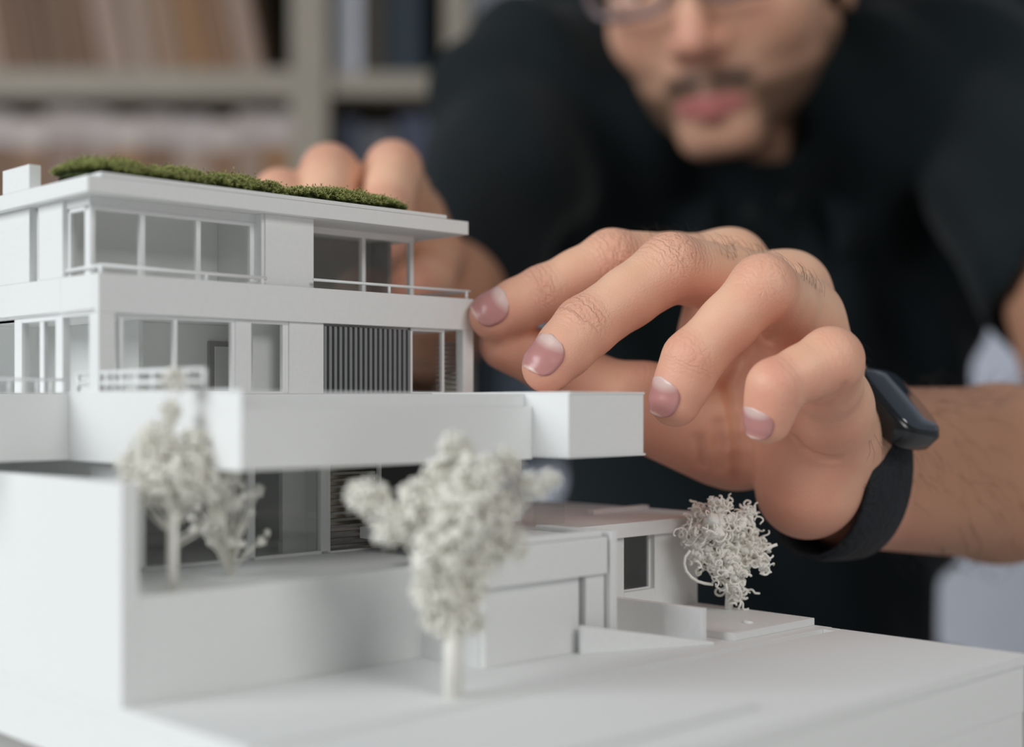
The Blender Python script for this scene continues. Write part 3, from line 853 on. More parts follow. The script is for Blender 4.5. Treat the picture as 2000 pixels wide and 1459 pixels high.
lip = np.clip(1.25 - ((hx / 22) ** 2 + ((hz + 59.5) / 7.0) ** 2), 0, 1) * (hy > 74); lip = np.clip(lip * 3, 0, 1)
stub = sm(-27, -40, hz) * sm(5, 45, hy) * sm(-118, -108, hz) * .32
beard = np.clip(np.maximum.reduce([stub, mous * 1.0, chinb * 0.75, side * 0.9, under * 0.8]), 0, 1) * (1 - lip)
redd = np.clip(.22 + sm(80, 100, hy) * sm(5, -10, hz) * 0.6 + np.exp(-((ax_ - 40) / 16) ** 2 - ((hz + 12) / 18) ** 2) * 0.5 * (hy > 30), 0, 1)

# join every skin surface into one body mesh
parts_v = [HV, AV, RV, DV]; parts_f = [HF, AF, RF, DF]
off = np.cumsum([0] + [len(v) for v in parts_v])
BV = np.concatenate(parts_v) - PO; BF = np.concatenate([f + o_ for f, o_ in zip(parts_f, off)])
nA, nD = len(AV), len(DV)
attr = {
 'fs': np.concatenate([hs, np.zeros(nA), rs, np.zeros(nD)]),
 'fold': np.concatenate([hm, np.zeros(nA), rm, np.zeros(nD)]),
 'red': np.concatenate([hr, np.zeros(nA), rr_, redd]),
 'tan': np.concatenate([np.clip((HV[:, 0] - .108) / .022, 0, 1), np.ones(nA), np.clip((RV[:, 1] - .560) / .05, 0, 1), np.zeros(nD)]),  # forearm mask: tan together with the arm's painted shade
 'beard': np.concatenate([np.zeros(len(HV) + nA + len(RV)), beard]),
 'lip': np.concatenate([np.zeros(len(HV) + nA + len(RV)), lip]),
}
skin, nt, b = newmat('skin')
L_ = nt.links.new
def A_(n_): return N(nt, 'ShaderNodeAttribute', attribute_name=n_).outputs['Fac']
def math_(op, a, b2=None, clamp=False):
    m = N(nt, 'ShaderNodeMath', operation=op, use_clamp=clamp)
    for i, x in enumerate((a, b2)):
        if x is None: continue
        if isinstance(x, (int, float)): m.inputs[i].default_value = x
        else: L_(x, m.inputs[i])
    return m.outputs[0]
def mixc(fac, c1, c2):
    m = N(nt, 'ShaderNodeMix', data_type='RGBA')
    if isinstance(fac, (int, float)): m.inputs[0].default_value = fac
    else: L_(fac, m.inputs[0])
    for i, c in ((6, c1), (7, c2)):
        if isinstance(c, tuple): m.inputs[i].default_value = (*c, 1)
        else: L_(c, m.inputs[i])
    return m.outputs[2]
tc = N(nt, 'ShaderNodeTexCoord')
nz = N(nt, 'ShaderNodeTexNoise'); nz.inputs['Scale'].default_value = 90; nz.inputs['Detail'].default_value = 5; L_(tc.outputs['Object'], nz.inputs['Vector'])
nz2 = N(nt, 'ShaderNodeTexNoise'); nz2.inputs['Scale'].default_value = 420; nz2.inputs['Detail'].default_value = 4; L_(tc.outputs['Object'], nz2.inputs['Vector'])
vor = N(nt, 'ShaderNodeTexVoronoi', feature='DISTANCE_TO_EDGE'); vor.inputs['Scale'].default_value = 1000; L_(tc.outputs['Object'], vor.inputs['Vector'])
vor2 = N(nt, 'ShaderNodeTexVoronoi', feature='DISTANCE_TO_EDGE'); vor2.inputs['Scale'].default_value = 430
wv = N(nt, 'ShaderNodeVectorMath', operation='MULTIPLY_ADD'); L_(nz2.outputs['Color'], wv.inputs[0]); wv.inputs[1].default_value = (.002, .002, .002); L_(tc.outputs['Object'], wv.inputs[2])
L_(wv.outputs[0], vor2.inputs['Vector'])
SK = (0.81, 0.505, 0.35); SK2 = (0.74, 0.40, 0.255); RED = (0.66, 0.245, 0.185)
base_c = mixc(math_('MULTIPLY', math_('SUBTRACT', nz.outputs['Fac'], .3, True), 1.6, True), SK, SK2)
base_c = mixc(math_('MULTIPLY', A_('tan'), 0.85), base_c, (0.42, 0.205, 0.125))  # darkens the forearms, shade put into the colour along with tan
base_c = mixc(math_('MULTIPLY', A_('red'), 0.62), base_c, RED)
base_c = mixc(math_('MULTIPLY', A_('beard'), 0.90), base_c, (0.030, 0.020, 0.012))
base_c = mixc(math_('MULTIPLY', A_('lip'), 0.85), base_c, (0.55, 0.17, 0.17))
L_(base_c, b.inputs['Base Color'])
b.inputs['Roughness'].default_value = 0.48; b.inputs['Specular IOR Level'].default_value = 0.35
b.inputs['Subsurface Weight'].default_value = 0.15; b.inputs['Subsurface Scale'].default_value = 0.002
b.inputs['Subsurface Radius'].default_value = (1.0, 0.35, 0.2)
fsv = math_('MULTIPLY', A_('fs'), 2 * math.pi / 0.0017)
band = math_('SINE', math_('ADD', fsv, math_('MULTIPLY', nz2.outputs['Fac'], 15.0)))
grain = math_('MULTIPLY', math_('MINIMUM', vor.outputs['Distance'], 0.25), 0.9)
cell = math_('MULTIPLY', math_('MINIMUM', vor2.outputs['Distance'], 0.16), 4.0)
foldh = math_('MULTIPLY', math_('ADD', math_('MULTIPLY', band, 1.1), math_('MULTIPLY', cell, 0.55)), A_('fold'))
hgt = math_('ADD', math_('ADD', grain, math_('MULTIPLY', cell, 0.18)), foldh)
bp = N(nt, 'ShaderNodeBump'); bp.inputs['Strength'].default_value = 0.75; bp.inputs['Distance'].default_value = 0.00017
L_(hgt, bp.inputs['Height']); L_(bp.outputs['Normal'], b.inputs['Normal'])

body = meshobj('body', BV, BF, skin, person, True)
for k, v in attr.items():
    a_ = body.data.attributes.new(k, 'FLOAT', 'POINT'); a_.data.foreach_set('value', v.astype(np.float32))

# fingernails: shells laid on the finger surface
nail_m, nt, b = newmat('fingernail')
tcn = N(nt, 'ShaderNodeAttribute', attribute_name='len')
rp = N(nt, 'ShaderNodeValToRGB')
rp.color_ramp.elements[0].color = (0.70, 0.53, 0.48, 1); rp.color_ramp.elements[0].position = 0.0
rp.color_ramp.elements[1].color = (0.74, 0.56, 0.50, 1); rp.color_ramp.elements[1].position = 1.0
for p_, c_ in ((0.20, (0.66, 0.46, 0.42, 1)), (0.36, (0.49, 0.225, 0.215, 1)), (0.86, (0.50, 0.23, 0.215, 1)), (0.93, (0.70, 0.48, 0.41, 1))):
    e = rp.color_ramp.elements.new(p_); e.color = c_
nt.links.new(tcn.outputs['Fac'], rp.inputs['Fac']); nt.links.new(rp.outputs['Color'], b.inputs['Base Color'])
b.inputs['Roughness'].default_value = 0.30
def nail(hand, f, nme, nrm, length, half, shift):
    tp, dj = np.array(hand[nme][0][0]), np.array(hand[nme][1][0]); a = tp - dj; a /= np.linalg.norm(a)
    n_ = np.array(nrm, dtype=float); n_ -= a * (n_ @ a); n_ /= np.linalg.norm(n_); s_ = np.cross(a, n_)
    r = hand[nme][0][1]; nu, nv = 14, 18
    V = []; T = []
    for j in range(nv + 1):
        y = -1 + 2 * j / nv
        for i in range(nu + 1):
            x = -1 + 2 * i / nu
            w = (1 - abs(y) ** 2.6) ** 0.5 if y < 0 else (1 - abs(y) ** 3.2) ** 0.5
            w = max(w, 0.03)
            ang = x * half * w
            p = tp + a * (shift + y * length / 2) + (n_ * math.cos(ang) + s_ * math.sin(ang)) * r * 1.06
            V.append(p); T.append(np.clip((y + 1) / 2 + 0.20 * x * x * (1 if y < 0 else -.3), 0, 1))
    V = np.array(V)
    for _ in range(4):
        V = V - f.grad(V) * (f.sample(V) - 0.00022)[:, None]
    # flatten a little towards a nail's own smooth curve and lift the free edge
    g = f.grad(V)
    y_ = np.repeat(np.linspace(-1, 1, nv + 1), nu + 1)
    V = V + g * (np.clip(y_ - 0.55, 0, 1) * 0.0009)[:, None] + a * (np.clip(y_ - 0.7, 0, 1) * 0.0012)[:, None]
    low = V - g * 0.0006
    allv = np.concatenate([V, low]) - PO; n0 = len(V); F = []
    for j in range(nv):
        for i in range(nu):
            k = j * (nu + 1) + i
            q = (k, k + 1, k + nu + 2, k + nu + 1)
            F.append(q); F.append(tuple(n0 + z for z in reversed(q)))
    rim = [i for i in range(nu + 1)] + [(j) * (nu + 1) + nu for j in range(1, nv + 1)] + [nv * (nu + 1) + i for i in range(nu - 1, -1, -1)] + [j * (nu + 1) for j in range(nv - 1, 0, -1)]
    for p, q in zip(rim, rim[1:] + rim[:1]): F.append((q, p, n0 + p, n0 + q))
    o = meshobj('fingernail', allv, np.array(F), nail_m, body, True)
    a_ = o.data.attributes.new('len', 'FLOAT', 'POINT'); a_.data.foreach_set('value', np.concatenate([T, T]).astype(np.float32))
    # make normals face outwards
    bm = bmesh.new(); bm.from_mesh(o.data); bmesh.ops.recalc_face_normals(bm, faces=bm.faces); bm.to_mesh(o.data); bm.free()
    return o
nail(LH, fh, 'index', (-.25, -.85, .50), .0135, 1.02, .0010)
nail(LH, fh, 'middle', (-.55, -.80, .25), .0138, 0.98, .0010)
nail(LH, fh, 'ring', (-.80, -.60, .15), .0125, 0.98, .0012)
nail(LH, fh, 'little', (-.75, -.65, .10), .0098, 0.98, .0012)

# eyes, under the glasses
eye_m, nt, b = newmat('eye'); b.inputs['Roughness'].default_value = 0.15
geo = N(nt, 'ShaderNodeAttribute', attribute_name='front'); rp = N(nt, 'ShaderNodeValToRGB'); rp.color_ramp.interpolation = 'CONSTANT'
rp.color_ramp.elements[0].color = (0.75, 0.72, 0.68, 1); rp.color_ramp.elements[1].color = (0.09, 0.05, 0.03, 1); rp.color_ramp.elements[1].position = 0.86
e = rp.color_ramp.elements.new(0.972); e.color = (0.005, 0.005, 0.005, 1)
nt.links.new(geo.outputs['Fac'], rp.inputs['Fac']); nt.links.new(rp.outputs['Color'], b.inputs['Base Color'])
for sx in (-32, 32):
    c = hp(sx, 71.5, 15); me = MB(); me.ball((0, 0, 0), 0.0122)
    me.v = [tuple(c + Vector(v) - Vector(PO)) for v in me.v]
    o = me.build('eye', eye_m, body, True)
    gd = (fw + Vector((0, 0, -.35))).normalized()
    a_ = o.data.attributes.new('front', 'FLOAT', 'POINT')
    a_.data.foreach_set('value', np.array([max(0, (Vector(v) + Vector(PO) - c).normalized().dot(gd)) for v in me.v], dtype=np.float32))

# hair on head
hair_m = simple('dark_brown_hair', (0.022, 0.014, 0.009), 0.6, 0.001, 300, 0.3)
fq = Field(np.array(HB) - .15, np.array(HB) + np.array((.15, .19, .19)), 0.004)
fq.ell(hp(0, -16, 54), (.083, .100, .084), HR, .005)
fq.ell(hp(0, 62, -8), (.072, .075, .075), HR, .012, True)
fq.cone(hp(-62, 4, -10), hp(-70, 0, 30), .016, .02, .01); fq.cone(hp(62, 4, -10), hp(70, 0, 30), .016, .02, .01)
qv, qf = fq.mesh(); meshobj('hair', qv - PO, qf, hair_m, person, True)

# fine dark hairs on fingers, wrist and forearm
strand_m = simple('arm_hair_dark', (0.035, 0.020, 0.012), 0.5, 0, 200, 0.2)
rnd = random.Random(4)
hb = MB()
def strands(V, Nn, sel, n_, direction, lmin, lmax, r):
    ids = np.nonzero(sel)[0]
    if len(ids) == 0: return
    for q in range(n_):
        i = ids[rnd.randrange(len(ids))]; p = Vector(V[i]) - Vector(PO); nn = Vector(Nn[i])
        d = Vector(direction) + Vector((rnd.gauss(0, .35), rnd.gauss(0, .35), rnd.gauss(0, .35)))
        d = (d - nn * d.dot(nn)).normalized(); L = rnd.uniform(lmin, lmax)
        hb.tube([tuple(p), tuple(p + nn * L * .35 + d * L * .5), tuple(p + nn * L * .42 + d * L)], [r, r * .8, r * .35], 3, False)
for nme, m_ in (('middle', 70), ('ring', 70), ('index', 34), ('little', 14)):
    P = LH[nme]; a_ = np.array(P[2][0]); b_ = np.array(P[3][0]); ba = b_ - a_
    t_ = ((HV - a_) @ ba) / (ba @ ba); dd = np.linalg.norm(HV - a_ - t_[:, None] * ba, axis=1)
    dn = np.array(dorsal(P)); sel = (t_ > .22) & (t_ < .72) & (dd < .014) & (HNRM @ np.array((0.1, -.15, 1.0)) > .55)
    strands(HV, HNRM, sel, m_, (-.6, -.3, .5), .003, .0065, .000045)
anr = np.zeros_like(AV)
for i in range(3): pass
fa_n = Field((0.10, 0.45, CAM_Z - .08), (0.40, 0.88, CAM_Z + .16), 0.004); fa_l(fa_n); anr = fa_n.grad(AV)
strands(AV, anr, (AV[:, 1] < .66), 620, (.25, .3, -.8), .008, .016, .00008)
strands(HV, HNRM, (HV[:, 0] > .105) & (HV[:, 2] > CAM_Z - .035) & (HNRM[:, 0] > .2), 90, (.4, .1, -.6), .004, .009, .00006)
strands(RV, RN, (RV[:, 1] > .63), 160, (.2, .2, -.8), .008, .014, .00008)
ho = hb.build('arm_hair', strand_m, body, True); ho['kind'] = 'stuff'

# shirt
shirt_m, nt, b = newmat('black_jersey')
b.inputs['Roughness'].default_value = 0.85; b.inputs['Specular IOR Level'].default_value = 0.2
tc = N(nt, 'ShaderNodeTexCoord'); wz = N(nt, 'ShaderNodeTexNoise'); wz.inputs['Scale'].default_value = 14; nt.links.new(tc.outputs['Object'], wz.inputs['Vector'])
rp = N(nt, 'ShaderNodeValToRGB'); rp.color_ramp.elements[0].color = (0.0022, 0.0064, 0.0074, 1); rp.color_ramp.elements[1].color = (0.0065, 0.0112, 0.0145, 1)
nt.links.new(wz.outputs['Fac'], rp.inputs['Fac']); nt.links.new(rp.outputs['Color'], b.inputs['Base Color'])
b.inputs['Sheen Weight'].default_value = 0.06
wa_ = N(nt, 'ShaderNodeTexNoise'); wa_.inputs['Scale'].default_value = 900; nt.links.new(tc.outputs['Object'], wa_.inputs['Vector'])
bp = N(nt, 'ShaderNodeBump'); bp.inputs['Strength'].default_value = .4; bp.inputs['Distance'].default_value = .0004
nt.links.new(wa_.outputs['Fac'], bp.inputs['Height']); nt.links.new(bp.outputs['Normal'], b.inputs['Normal'])
Z0 = CAM_Z
fs = Field((-0.16, 0.70, Z0 - .36), (0.52, 1.28, Z0 + .36), 0.006)
SHR, SHL = Vector((0.020, 0.955, Z0 + .200)), Vector((0.345, 0.955, Z0 + .205))
ARR, ARL = ELB_R, ELB_L
for x, r in ((-.038, .101), (.038, .106)):
    fs.cone((.163 + x, 1.03, Z0 + .10), (.170 + x * .9, 1.01, Z0 - .10), r, r * .92, .03)
    fs.cone((.170 + x * .9, 1.01, Z0 - .10), (.172 + x, 1.05, Z0 - .30), r * .92, r * 1.05, .03)
fs.cone((.06, 1.03, Z0 + .17), (.28, 1.03, Z0 + .17), .090, .090, .03)
fs.cone(SHR, SHL, .072, .072, .03)
fs.cone((.075, 1.08, Z0 + .265), (.36, 1.07, Z0 + .275), .082, .082, .03)
fs.cone((.288, 1.02, Z0 + .06), (.262, 1.01, Z0 - .08), .060, .055, .04)
fs.cone(SHR + Vector((0, .02, 0)), (.125, 1.07, Z0 + .235), .074, .075, .03)
fs.cone(SHL + Vector((0, .02, 0)), (.225, 1.07, Z0 + .235), .074, .075, .03)
fs.cone(SHR, SHR.lerp(ARR, 1.0), .062, .037, .02)
fs.cone(SHL, SHL.lerp(ARL, .62), .074, .058, .02)
# hems are cut square, neck opening
for (S0, E0, tt) in ((SHR, ARR, 1.0), (SHL, ARL, .62)):
    d = (E0 - S0).normalized(); c = S0.lerp(E0, tt)
    fs.cone(c + d * .056, c + d * .11, .058, .058, .004, True)
fs.cone(NECK + Vector((-.004, -.004, .022)), NECK + Vector((-.02, -.06, .10)), .058, .066, .006, True)
fs.cone(at(1508, 262, .895), at(1492, 330, .925), .024, .012, .004, True)
# cloth folds
X, Y, Z = fs.pts((slice(None),) * 3)
fs.D += (0.0042 * np.sin(X * 75 + 1.5 * np.sin(Z * 16) + 9 * Y) * np.sin(Z * 9 + X * 11) + 0.0032 * np.sin((X * .8 + Z * .6) * 110 + 2 * np.sin(Y * 20))).astype(np.float32)
sv, sf = fs.mesh()
shirt = meshobj('polo_shirt', sv - PO, sf, shirt_m, person, True)
# collar: two folded wings round the neck
col = MB(); nc, nr = 30, 5
cc = NECK + Vector((-.004, -.018, .010))
for i in range(nc + 1):
    a = math.radians(-62 + 304 * i / nc)          # opening faces the camera
    for j in range(nr + 1):
        s_ = j / nr
        rr = .066 + .022 * math.sin(s_ * math.pi * .5) + (0.004 if s_ > .5 else 0)
        dropz = .018 - .050 * s_ ** 1.3
        drop_front = -0.045 * (max(0, -math.sin(a)) ** 2)
        col.v.append(tuple(cc + Vector((rr * math.cos(a), rr * math.sin(a) * .95, dropz + drop_front)) - Vector(PO)))
for i in range(nc):
    for j in range(nr):
        k = i * (nr + 1) + j
        col.f.append((k, k + 1, k + nr + 2, k + nr + 1))
co = col.build('collar', shirt_m, shirt, True)
md = co.modifiers.new('solid', 'SOLIDIFY'); md.thickness = .003
plk = MB()
for i in range(10):
    q = i / 9
    p = Vector((.168 + .004 * q, .905 - .010 * math.sin(q * 3), Z0 + .135 - .12 * q)) - Vector(PO)
    for sx in (-.014, .014):
        plk.v.append((p.x + sx, p.y, p.z))
plk.f = [(2 * i, 2 * i + 1, 2 * i + 3, 2 * i + 2) for i in range(9)]
po_ = plk.build('placket', shirt_m, shirt, True)
md = po_.modifiers.new('solid', 'SOLIDIFY'); md.thickness = .003
sw_ = po_.modifiers.new('wrap', 'SHRINKWRAP'); sw_.target = shirt; sw_.offset = .002; sw_.wrap_method = 'PROJECT'; sw_.use_project_y = True; sw_.use_negative_direction = True; sw_.use_positive_direction = True; sw_.use_project_z = False; sw_.use_project_x = False
# trousers, shoes and stool below the table line
trouser_m = simple('dark_denim', (0.012, 0.015, 0.022), 0.85, .0005, 300, .15)
ft = Field((-0.12, 0.50, -0.02), (0.46, 1.26, Z0 - .20), 0.010)
for sx in (-1, 1):
    hip = (.172 + sx * .085, 1.06, .615); kn = (.172 + sx * .13, 0.66, .560); an = (.172 + sx * .13, 0.70, .10)
    ft.cone(hip, kn, .088, .066, .03); ft.cone(kn, an, .064, .048, .02)
ft.cone((.09, 1.07, .62), (.255, 1.07, .62), .105, .105, .03)
tv, tf = ft.mesh(); meshobj('trousers', tv - PO, tf, trouser_m, person, True)
shoe_m = simple('black_shoe', (0.012, 0.012, 0.012), 0.5, 0, 100, .1)
for sx in (-1, 1):
    x = .172 + sx * .13
    f_ = Field((x - .07, .50, -.005), (x + .07, .80, .14), .006)
    f_.cone((x, .73, .05), (x, .57, .040), .045, .036, .02); f_.cone((x, .70, .05), (x, .70, .11), .046, .046, .02)
    f_.D[:, :, :] = np.maximum(f_.D, (0.001 - f_.pts((slice(None),) * 3)[2]) + np.zeros_like(f_.D))
    v_, q_ = f_.mesh(); meshobj('shoe', v_ - PO, q_, shoe_m, person, True)
stool = empty('stool', (.172, 1.07, 0), 0, 'dark stool under the seated man, behind the table', 'stool')
MB().tube([(0, 0, .45), (0, 0, .500)], .17, 28).build('seat', trouser_m, stool, False, .006)
for a in range(4):
    ca, sa = math.cos(a * math.pi / 2 + .78), math.sin(a * math.pi / 2 + .78)
    MB().tube([(ca * .20, sa * .20, 0), (ca * .12, sa * .12, .47)], .014, 10).build('leg', M_STEEL, stool, True)

# glasses
gl = empty('eyeglasses', hp(0, 104, 22), 0, 'translucent pinkish grey eyeglasses worn by the bearded man', 'eyeglasses')
gl.rotation_euler = (0, 0, 0)
GO = hp(0, 104, 22)
frame_m = simple('smoky_pink_acetate', (0.16, 0.115, 0.125), 0.25, 0, 200, .1)
gm = MB()
for sx in (-1, 1):
    ring = []
    for i in range(33):
        a = 2 * math.pi * i / 32; ca, sa = math.cos(a), math.sin(a)
        x = sx * 35 + 27 * abs(ca) ** .55 * (1 if ca > 0 else -1); z = 22 + 20 * abs(sa) ** .6 * (1 if sa > 0 else -1)
        y = 103 - 0.004 * (x) ** 2
        ring.append(tuple(hp(x, y, z) - GO))
    gm.tube(ring, .0026, 8, False)
    gm.tube([tuple(hp(sx * 62, 88, 29) - GO), tuple(hp(sx * 72, 78, 27) - GO), tuple(hp(sx * 79, 20, 18) - GO), tuple(hp(sx * 78, -14, 8) - GO)], [.0026, .0024, .0022, .002], 7)
gm.tube([tuple(hp(-9, 102, 27) - GO), tuple(hp(0, 105, 29) - GO), tuple(hp(9, 102, 27) - GO)], .0024, 7)
gm.build('frame', frame_m, gl, True)
for sx in (-1, 1):
    lm_ = MB(); lm_.v.append(tuple(hp(sx * 35, 103 - 0.004 * 35 ** 2 + .2, 22) - GO))
    for i in range(32):
        a = 2 * math.pi * i / 32; ca, sa = math.cos(a), math.sin(a)
        x = sx * 35 + 26 * abs(ca) ** .55 * (1 if ca > 0 else -1); z = 22 + 19 * abs(sa) ** .6 * (1 if sa > 0 else -1)
        lm_.v.append(tuple(hp(x, 103 - 0.004 * x * x, z) - GO))
    lm_.f = [(0, 1 + i, 1 + (i + 1) % 32) for i in range(32)]
    lo_ = lm_.build('lens', M_LENS, gl, True)
    md = lo_.modifiers.new('solid', 'SOLIDIFY'); md.thickness = .0015

# wrist watch
fdir = (at(1880, 922, .508) - WL).normalized()
wc = WL - fdir * 0.0075
e_up = (Vector((0, 0, 1)) - fdir * fdir.z).normalized(); e_sd = fdir.cross(e_up)
watch = empty('wrist_watch', wc, 0, 'black wrist watch with woven strap on the hand at the right', 'watch')
strap_m, nt, b = newmat('black_woven_strap'); b.inputs['Roughness'].default_value = .75
tc = N(nt, 'ShaderNodeTexCoord'); vz = N(nt, 'ShaderNodeTexVoronoi'); vz.inputs['Scale'].default_value = 420; nt.links.new(tc.outputs['Object'], vz.inputs['Vector'])
rp = N(nt, 'ShaderNodeValToRGB'); rp.color_ramp.elements[0].color = (0.0015, 0.0024, 0.004, 1); rp.color_ramp.elements[1].color = (0.007, 0.010, 0.016, 1); rp.color_ramp.elements[1].position = .6
nt.links.new(vz.outputs['Distance'], rp.inputs['Fac']); nt.links.new(rp.outputs['Color'], b.inputs['Base Color'])
bp = N(nt, 'ShaderNodeBump'); bp.inputs['Strength'].default_value = .8; bp.inputs['Distance'].default_value = .0006
nt.links.new(vz.outputs['Distance'], bp.inputs['Height']); nt.links.new(bp.outputs['Normal'], b.inputs['Normal'])
st = MB(); ns = 48
prof = [(-.0130, -.0004), (-.0125, .0014), (-.004, .0019), (.004, .0019), (.0125, .0014), (.0130, -.0004)]
for i in range(ns):
    a = 2 * math.pi * i / ns
    for (w, h) in prof:
        R1 = .0196 + .00; RZ = .0286
        n2 = (e_sd * (math.cos(a) * RZ) + e_up * (math.sin(a) * R1)).normalized()
        p = e_sd * (math.cos(a) * (R1 + h)) + e_up * (math.sin(a) * (RZ + h)) + fdir * w
        st.v.append(tuple(p))
m_ = len(prof)
for i in range(ns):
    i2 = (i + 1) % ns
    for k in range(m_):
        k2 = (k + 1) % m_
        st.f.append((i * m_ + k, i * m_ + k2, i2 * m_ + k2, i2 * m_ + k))
st.build('strap', strap_m, watch, True)
case_m = simple('black_watch_case', (0.010, 0.012, 0.015), 0.22, 0, 100, .1)
glass_m = simple('watch_glass', (0.035, 0.045, 0.065), 0.06, 0, 100, .05, 1.0)
cm = MB(); nn = e_up * .92 - e_sd * .0 + Vector((0, 0, 0)); nn = (e_up * .68 + e_sd * .73).normalized(); q1 = fdir; q2 = nn.cross(q1)
def wpt(a, b_, c): return tuple(nn * c + q1 * a + q2 * b_)
cb = []
for (hh_, sc) in ((.0235, .94), (.0250, 1.0), (.0300, 1.0), (.0317, .90)):
    for i in range(32):
        a = 2 * math.pi * i / 32; ca, sa = math.cos(a), math.sin(a)
        x = .0122 * sc * abs(ca) ** .45 * (1 if ca > 0 else -1); y = .0148 * sc * abs(sa) ** .45 * (1 if sa > 0 else -1)
        cm.v.append(wpt(x, y, hh_))
for k in range(3):
    for i in range(32):
        i2 = (i + 1) % 32; cm.f.append((k * 32 + i, k * 32 + i2, (k + 1) * 32 + i2, (k + 1) * 32 + i))
cm.f.append(tuple(reversed(range(32)))); cm.f.append(tuple(96 + i for i in range(32)))
case = cm.build('case', case_m, watch, True)
gg = MB()
for (hh_, sc) in ((.0317, .86), (.0325, .80)):
    for i in range(32):
        a = 2 * math.pi * i / 32; ca, sa = math.cos(a), math.sin(a)
        gg.v.append(wpt(.0122 * sc * abs(ca) ** .45 * (1 if ca > 0 else -1), .0148 * sc * abs(sa) ** .45 * (1 if sa > 0 else -1), hh_))
gg.f = [(i, (i + 1) % 32, 32 + (i + 1) % 32, 32 + i) for i in range(32)] + [tuple(32 + i for i in range(32))]
gg.build('glass', glass_m, case, True)
crn = MB(); crn.tube([wpt(.0118, 0.004, .0275), wpt(.0140, 0.004, .0275)], .0028, 12); crn.build('crown_button', case_m, case, True)

# ------------------------------------------------------------------ bookshelf and what stands on it
YB = 1.75
wood_m = simple('greige_shelf', (0.33, 0.29, 0.235), 0.6, 0.0005, 20, .06)
back_m = simple('shelf_back', (0.055, 0.06, 0.045), 0.8, 0, 20, .1)
def sx(px_): return (px_ - 1000) / FPX * YB
def sz(py_): return CAM_Z + (HOR - py_) / FPX * YB
shelf = empty('bookshelf', (sx(300), YB + .15, 0), 0, 'wide greige open bookshelf behind the model at the left', 'bookshelf')
bo = Vector((sx(300), YB + .15, 0))
def sb(name, x0, x1, y0, y1, z0, z1, m=wood_m):
    return MB().box(x0 - bo.x, x1 - bo.x, y0 - bo.y, y1 - bo.y, z0, z1).build(name, m, shelf, False, .001)
XL, XR = sx(-420), sx(885)
sb('side_panel', XL - .03, XL, YB, YB + .32, 0, 1.95); sb('side_panel', XR - .012, XR + .018, YB, YB + .32, 0, 1.95)
sb('upright', sx(568), sx(640), YB - .004, YB + .32, 0, 1.95)
sb('back_panel', XL, XR, YB + .32, YB + .335, 0, 1.95, back_m)
zs = [0.10, 0.52, sz(455), sz(190), sz(190) + .40, 1.92]
T = .036
for z in zs: 
    sb('shelf_board', XL, sx(568), YB, YB + .32, z, z + T if z > .2 else z + T)
    sb('shelf_board', sx(640), XR - .012, YB + .004, YB + .32, z + .004, z + T * .9)
pal_ = [(0.36, 0.22, 0.13), (0.27, 0.16, 0.10), (0.42, 0.30, 0.22), (0.45, 0.36, 0.32), (0.30, 0.19, 0.15), (0.50, 0.42, 0.38), (0.23, 0.14, 0.08), (0.42, 0.25, 0.12), (0.36, 0.27, 0.24), (0.20, 0.15, 0.10)]
pal = [tuple(c * k for c, k in zip(q, (.68, .58, .50))) for q in pal_]
pale = [(0.46, 0.40, 0.39), (0.42, 0.36, 0.34), (0.50, 0.43, 0.40)]
mats = {}
def bookmat(c):
    if c not in mats: mats[c] = simple('book_cover', c, 0.55, 0, 30, .08)
    return mats[c]
page_m = simple('book_pages', (0.52, 0.47, 0.43), .85, 0, 200, .05)
def book(x, z, w, h, dep, tilt, cover, label, group, cat='book', yf=YB + .03, name='book', band=None):
    r = empty(name, (x + w / 2, yf + dep / 2, z), 0, label, cat, group); r.rotation_euler = (0, tilt, 0)
    cv = MB(); t_ = .0025
    cv.box(-w / 2, -w / 2 + t_, -dep / 2, dep / 2, 0, h); cv.box(w / 2 - t_, w / 2, -dep / 2, dep / 2, 0, h); cv.box(-w / 2 + t_, w / 2 - t_, -dep / 2, -dep / 2 + t_, 0, h)
    cv.build('cover', bookmat(cover), r, False, .0006)
    MB().box(-w / 2 + t_, w / 2 - t_, -dep / 2 + t_, dep / 2 - .004, .003, h - .003).build('pages', page_m, r)
    if band:
        MB().box(-w / 2 - .0003, w / 2 + .0003, -dep / 2 - .0004, -dep / 2 + .02, h * band[0], h * band[1]).build('spine_band', bookmat(band[2]), r)
    return r
rnd = random.Random(12)
zb = sz(190) + T
names = {0: 'tan', 1: 'brown', 2: 'buff', 3: 'greyish', 4: 'dark brown', 5: 'pale', 6: 'deep brown', 7: 'ochre', 8: 'mauve', 9: 'umber'}
ORD = ['first', 'second', 'third', 'fourth', 'fifth', 'sixth', 'seventh', 'eighth', 'ninth', 'tenth', 'eleventh', 'twelfth', 'thirteenth', 'fourteenth', 'fifteenth', 'sixteenth']
x = sx(505); idx = 0                        # from the upright towards the left, every book leaning
while x > sx(-45):
    w = rnd.uniform(.024, .040); ci = [3, 0, 7, 2, 5, 3, 1, 6, 6, 1, 5, 3, 1, 0, 4, 1][idx % 16]
    h = rnd.uniform(.24, .29); tilt = -rnd.uniform(.17, .20)
    book(x - w, zb + w * math.sin(-tilt) / 2 + .001, w, h, .20, tilt, pal[ci], '%s blurred book leaning on the upper left shelf, %s from the shelf upright' % (names[ci], ORD[idx]), 'leaning books on the upper left shelf')
    x -= w / math.cos(tilt) + .004; idx += 1
zl = sz(455) + T; x = sx(562); idx = 0
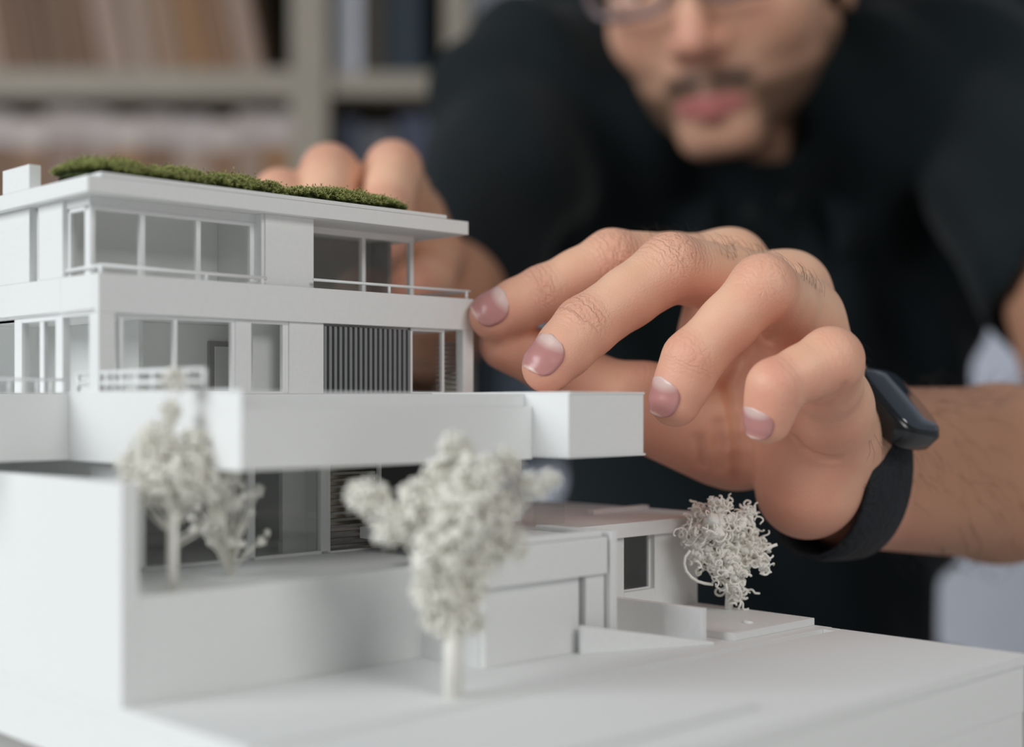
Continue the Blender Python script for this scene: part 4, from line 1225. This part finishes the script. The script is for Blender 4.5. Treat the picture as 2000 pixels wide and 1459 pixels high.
while x > sx(-45):
    w = rnd.uniform(.030, .05); ci = [7, 3, 0, 5, 1, 7, 3, 8, 0, 1, 5, 7][idx % 12]
    h = rnd.uniform(.105, .126) + .004
    book(x - w, zl + .0005, w, h, .22, 0, pal[ci], '%s blurred upright book on the lower shelf, %s from the shelf upright' % (names[ci], ORD[idx]), 'upright books on the lower left shelf', band=(.66, 1.0, pale[idx % 3]))
    x -= w + .0015; idx += 1
book(sx(646), zb, sx(700) - sx(646), .30, .24, 0, (0.56, 0.57, 0.63), 'white binder on the upper shelf beside the shelf upright', None, 'binder', name='binder')
book(sx(705), zb, sx(748) - sx(705), .28, .22, 0, (0.030, 0.022, 0.011), 'dark brown book between the white binder and the teal book', None)
book(sx(752), zb, sx(824) - sx(752), .29, .22, 0, (0.003, 0.016, 0.030), 'thick dark teal book on the upper shelf by the shoulder', None)
book(sx(650), zl, .030, .115, .2, 0, (0.05, 0.06, 0.10), 'small navy book on the lower right shelf by the upright', None)
book(sx(700), zl, .045, .105, .2, 0, (0.085, 0.085, 0.10), 'charcoal book on the lower right shelf behind the fist', None)
book(sx(775), zl, .040, .120, .2, 0, (0.04, 0.05, 0.09), 'navy book on the lower right shelf next to the sleeve', None)

# low cabinet at the back wall with a slate blue box on it
cab = empty('low_cabinet', (0.665, 1.93, 0), 0, 'low pale bluish cabinet against the back wall behind the man', 'cabinet')
cab_m = simple('pale_cabinet', (0.70, 0.73, 0.83), .6, 0, 20, .03)
MB().box(-.66, .66, -.17, .17, .06, .74).build('body', cab_m, cab, False, .003)
MB().box(-.67, .67, -.185, .175, .74, .77).build('cabinet_top', cab_m, cab, False, .003)
for i in range(3):
    x0 = -.65 + i * .435
    dr = MB().box(x0, x0 + .425, -.188, -.17, .08, .73).build('door', cab_m, cab, False, .002)
    MB().box(x0 + .36, x0 + .372, -.205, -.188, .40, .52).build('handle', M_STEEL, dr, False, .002)
MB().box(-.62, .62, -.14, .15, 0, .06).build('plinth', back_m, cab)
bxo = empty('storage_box', (sx(985), 1.90, .77), 0, 'slate blue storage box on the pale cabinet, between model and fingers', 'box')
slate = simple('slate_blue_card', (0.055, 0.075, 0.10), .7, 0, 40, .05)
MB().box(-.038, .040, -.10, .10, 0, .135).build('body', slate, bxo, False, .003)
MB().box(-.041, .043, -.103, .103, .135, .168).build('lid', slate, bxo, False, .003)
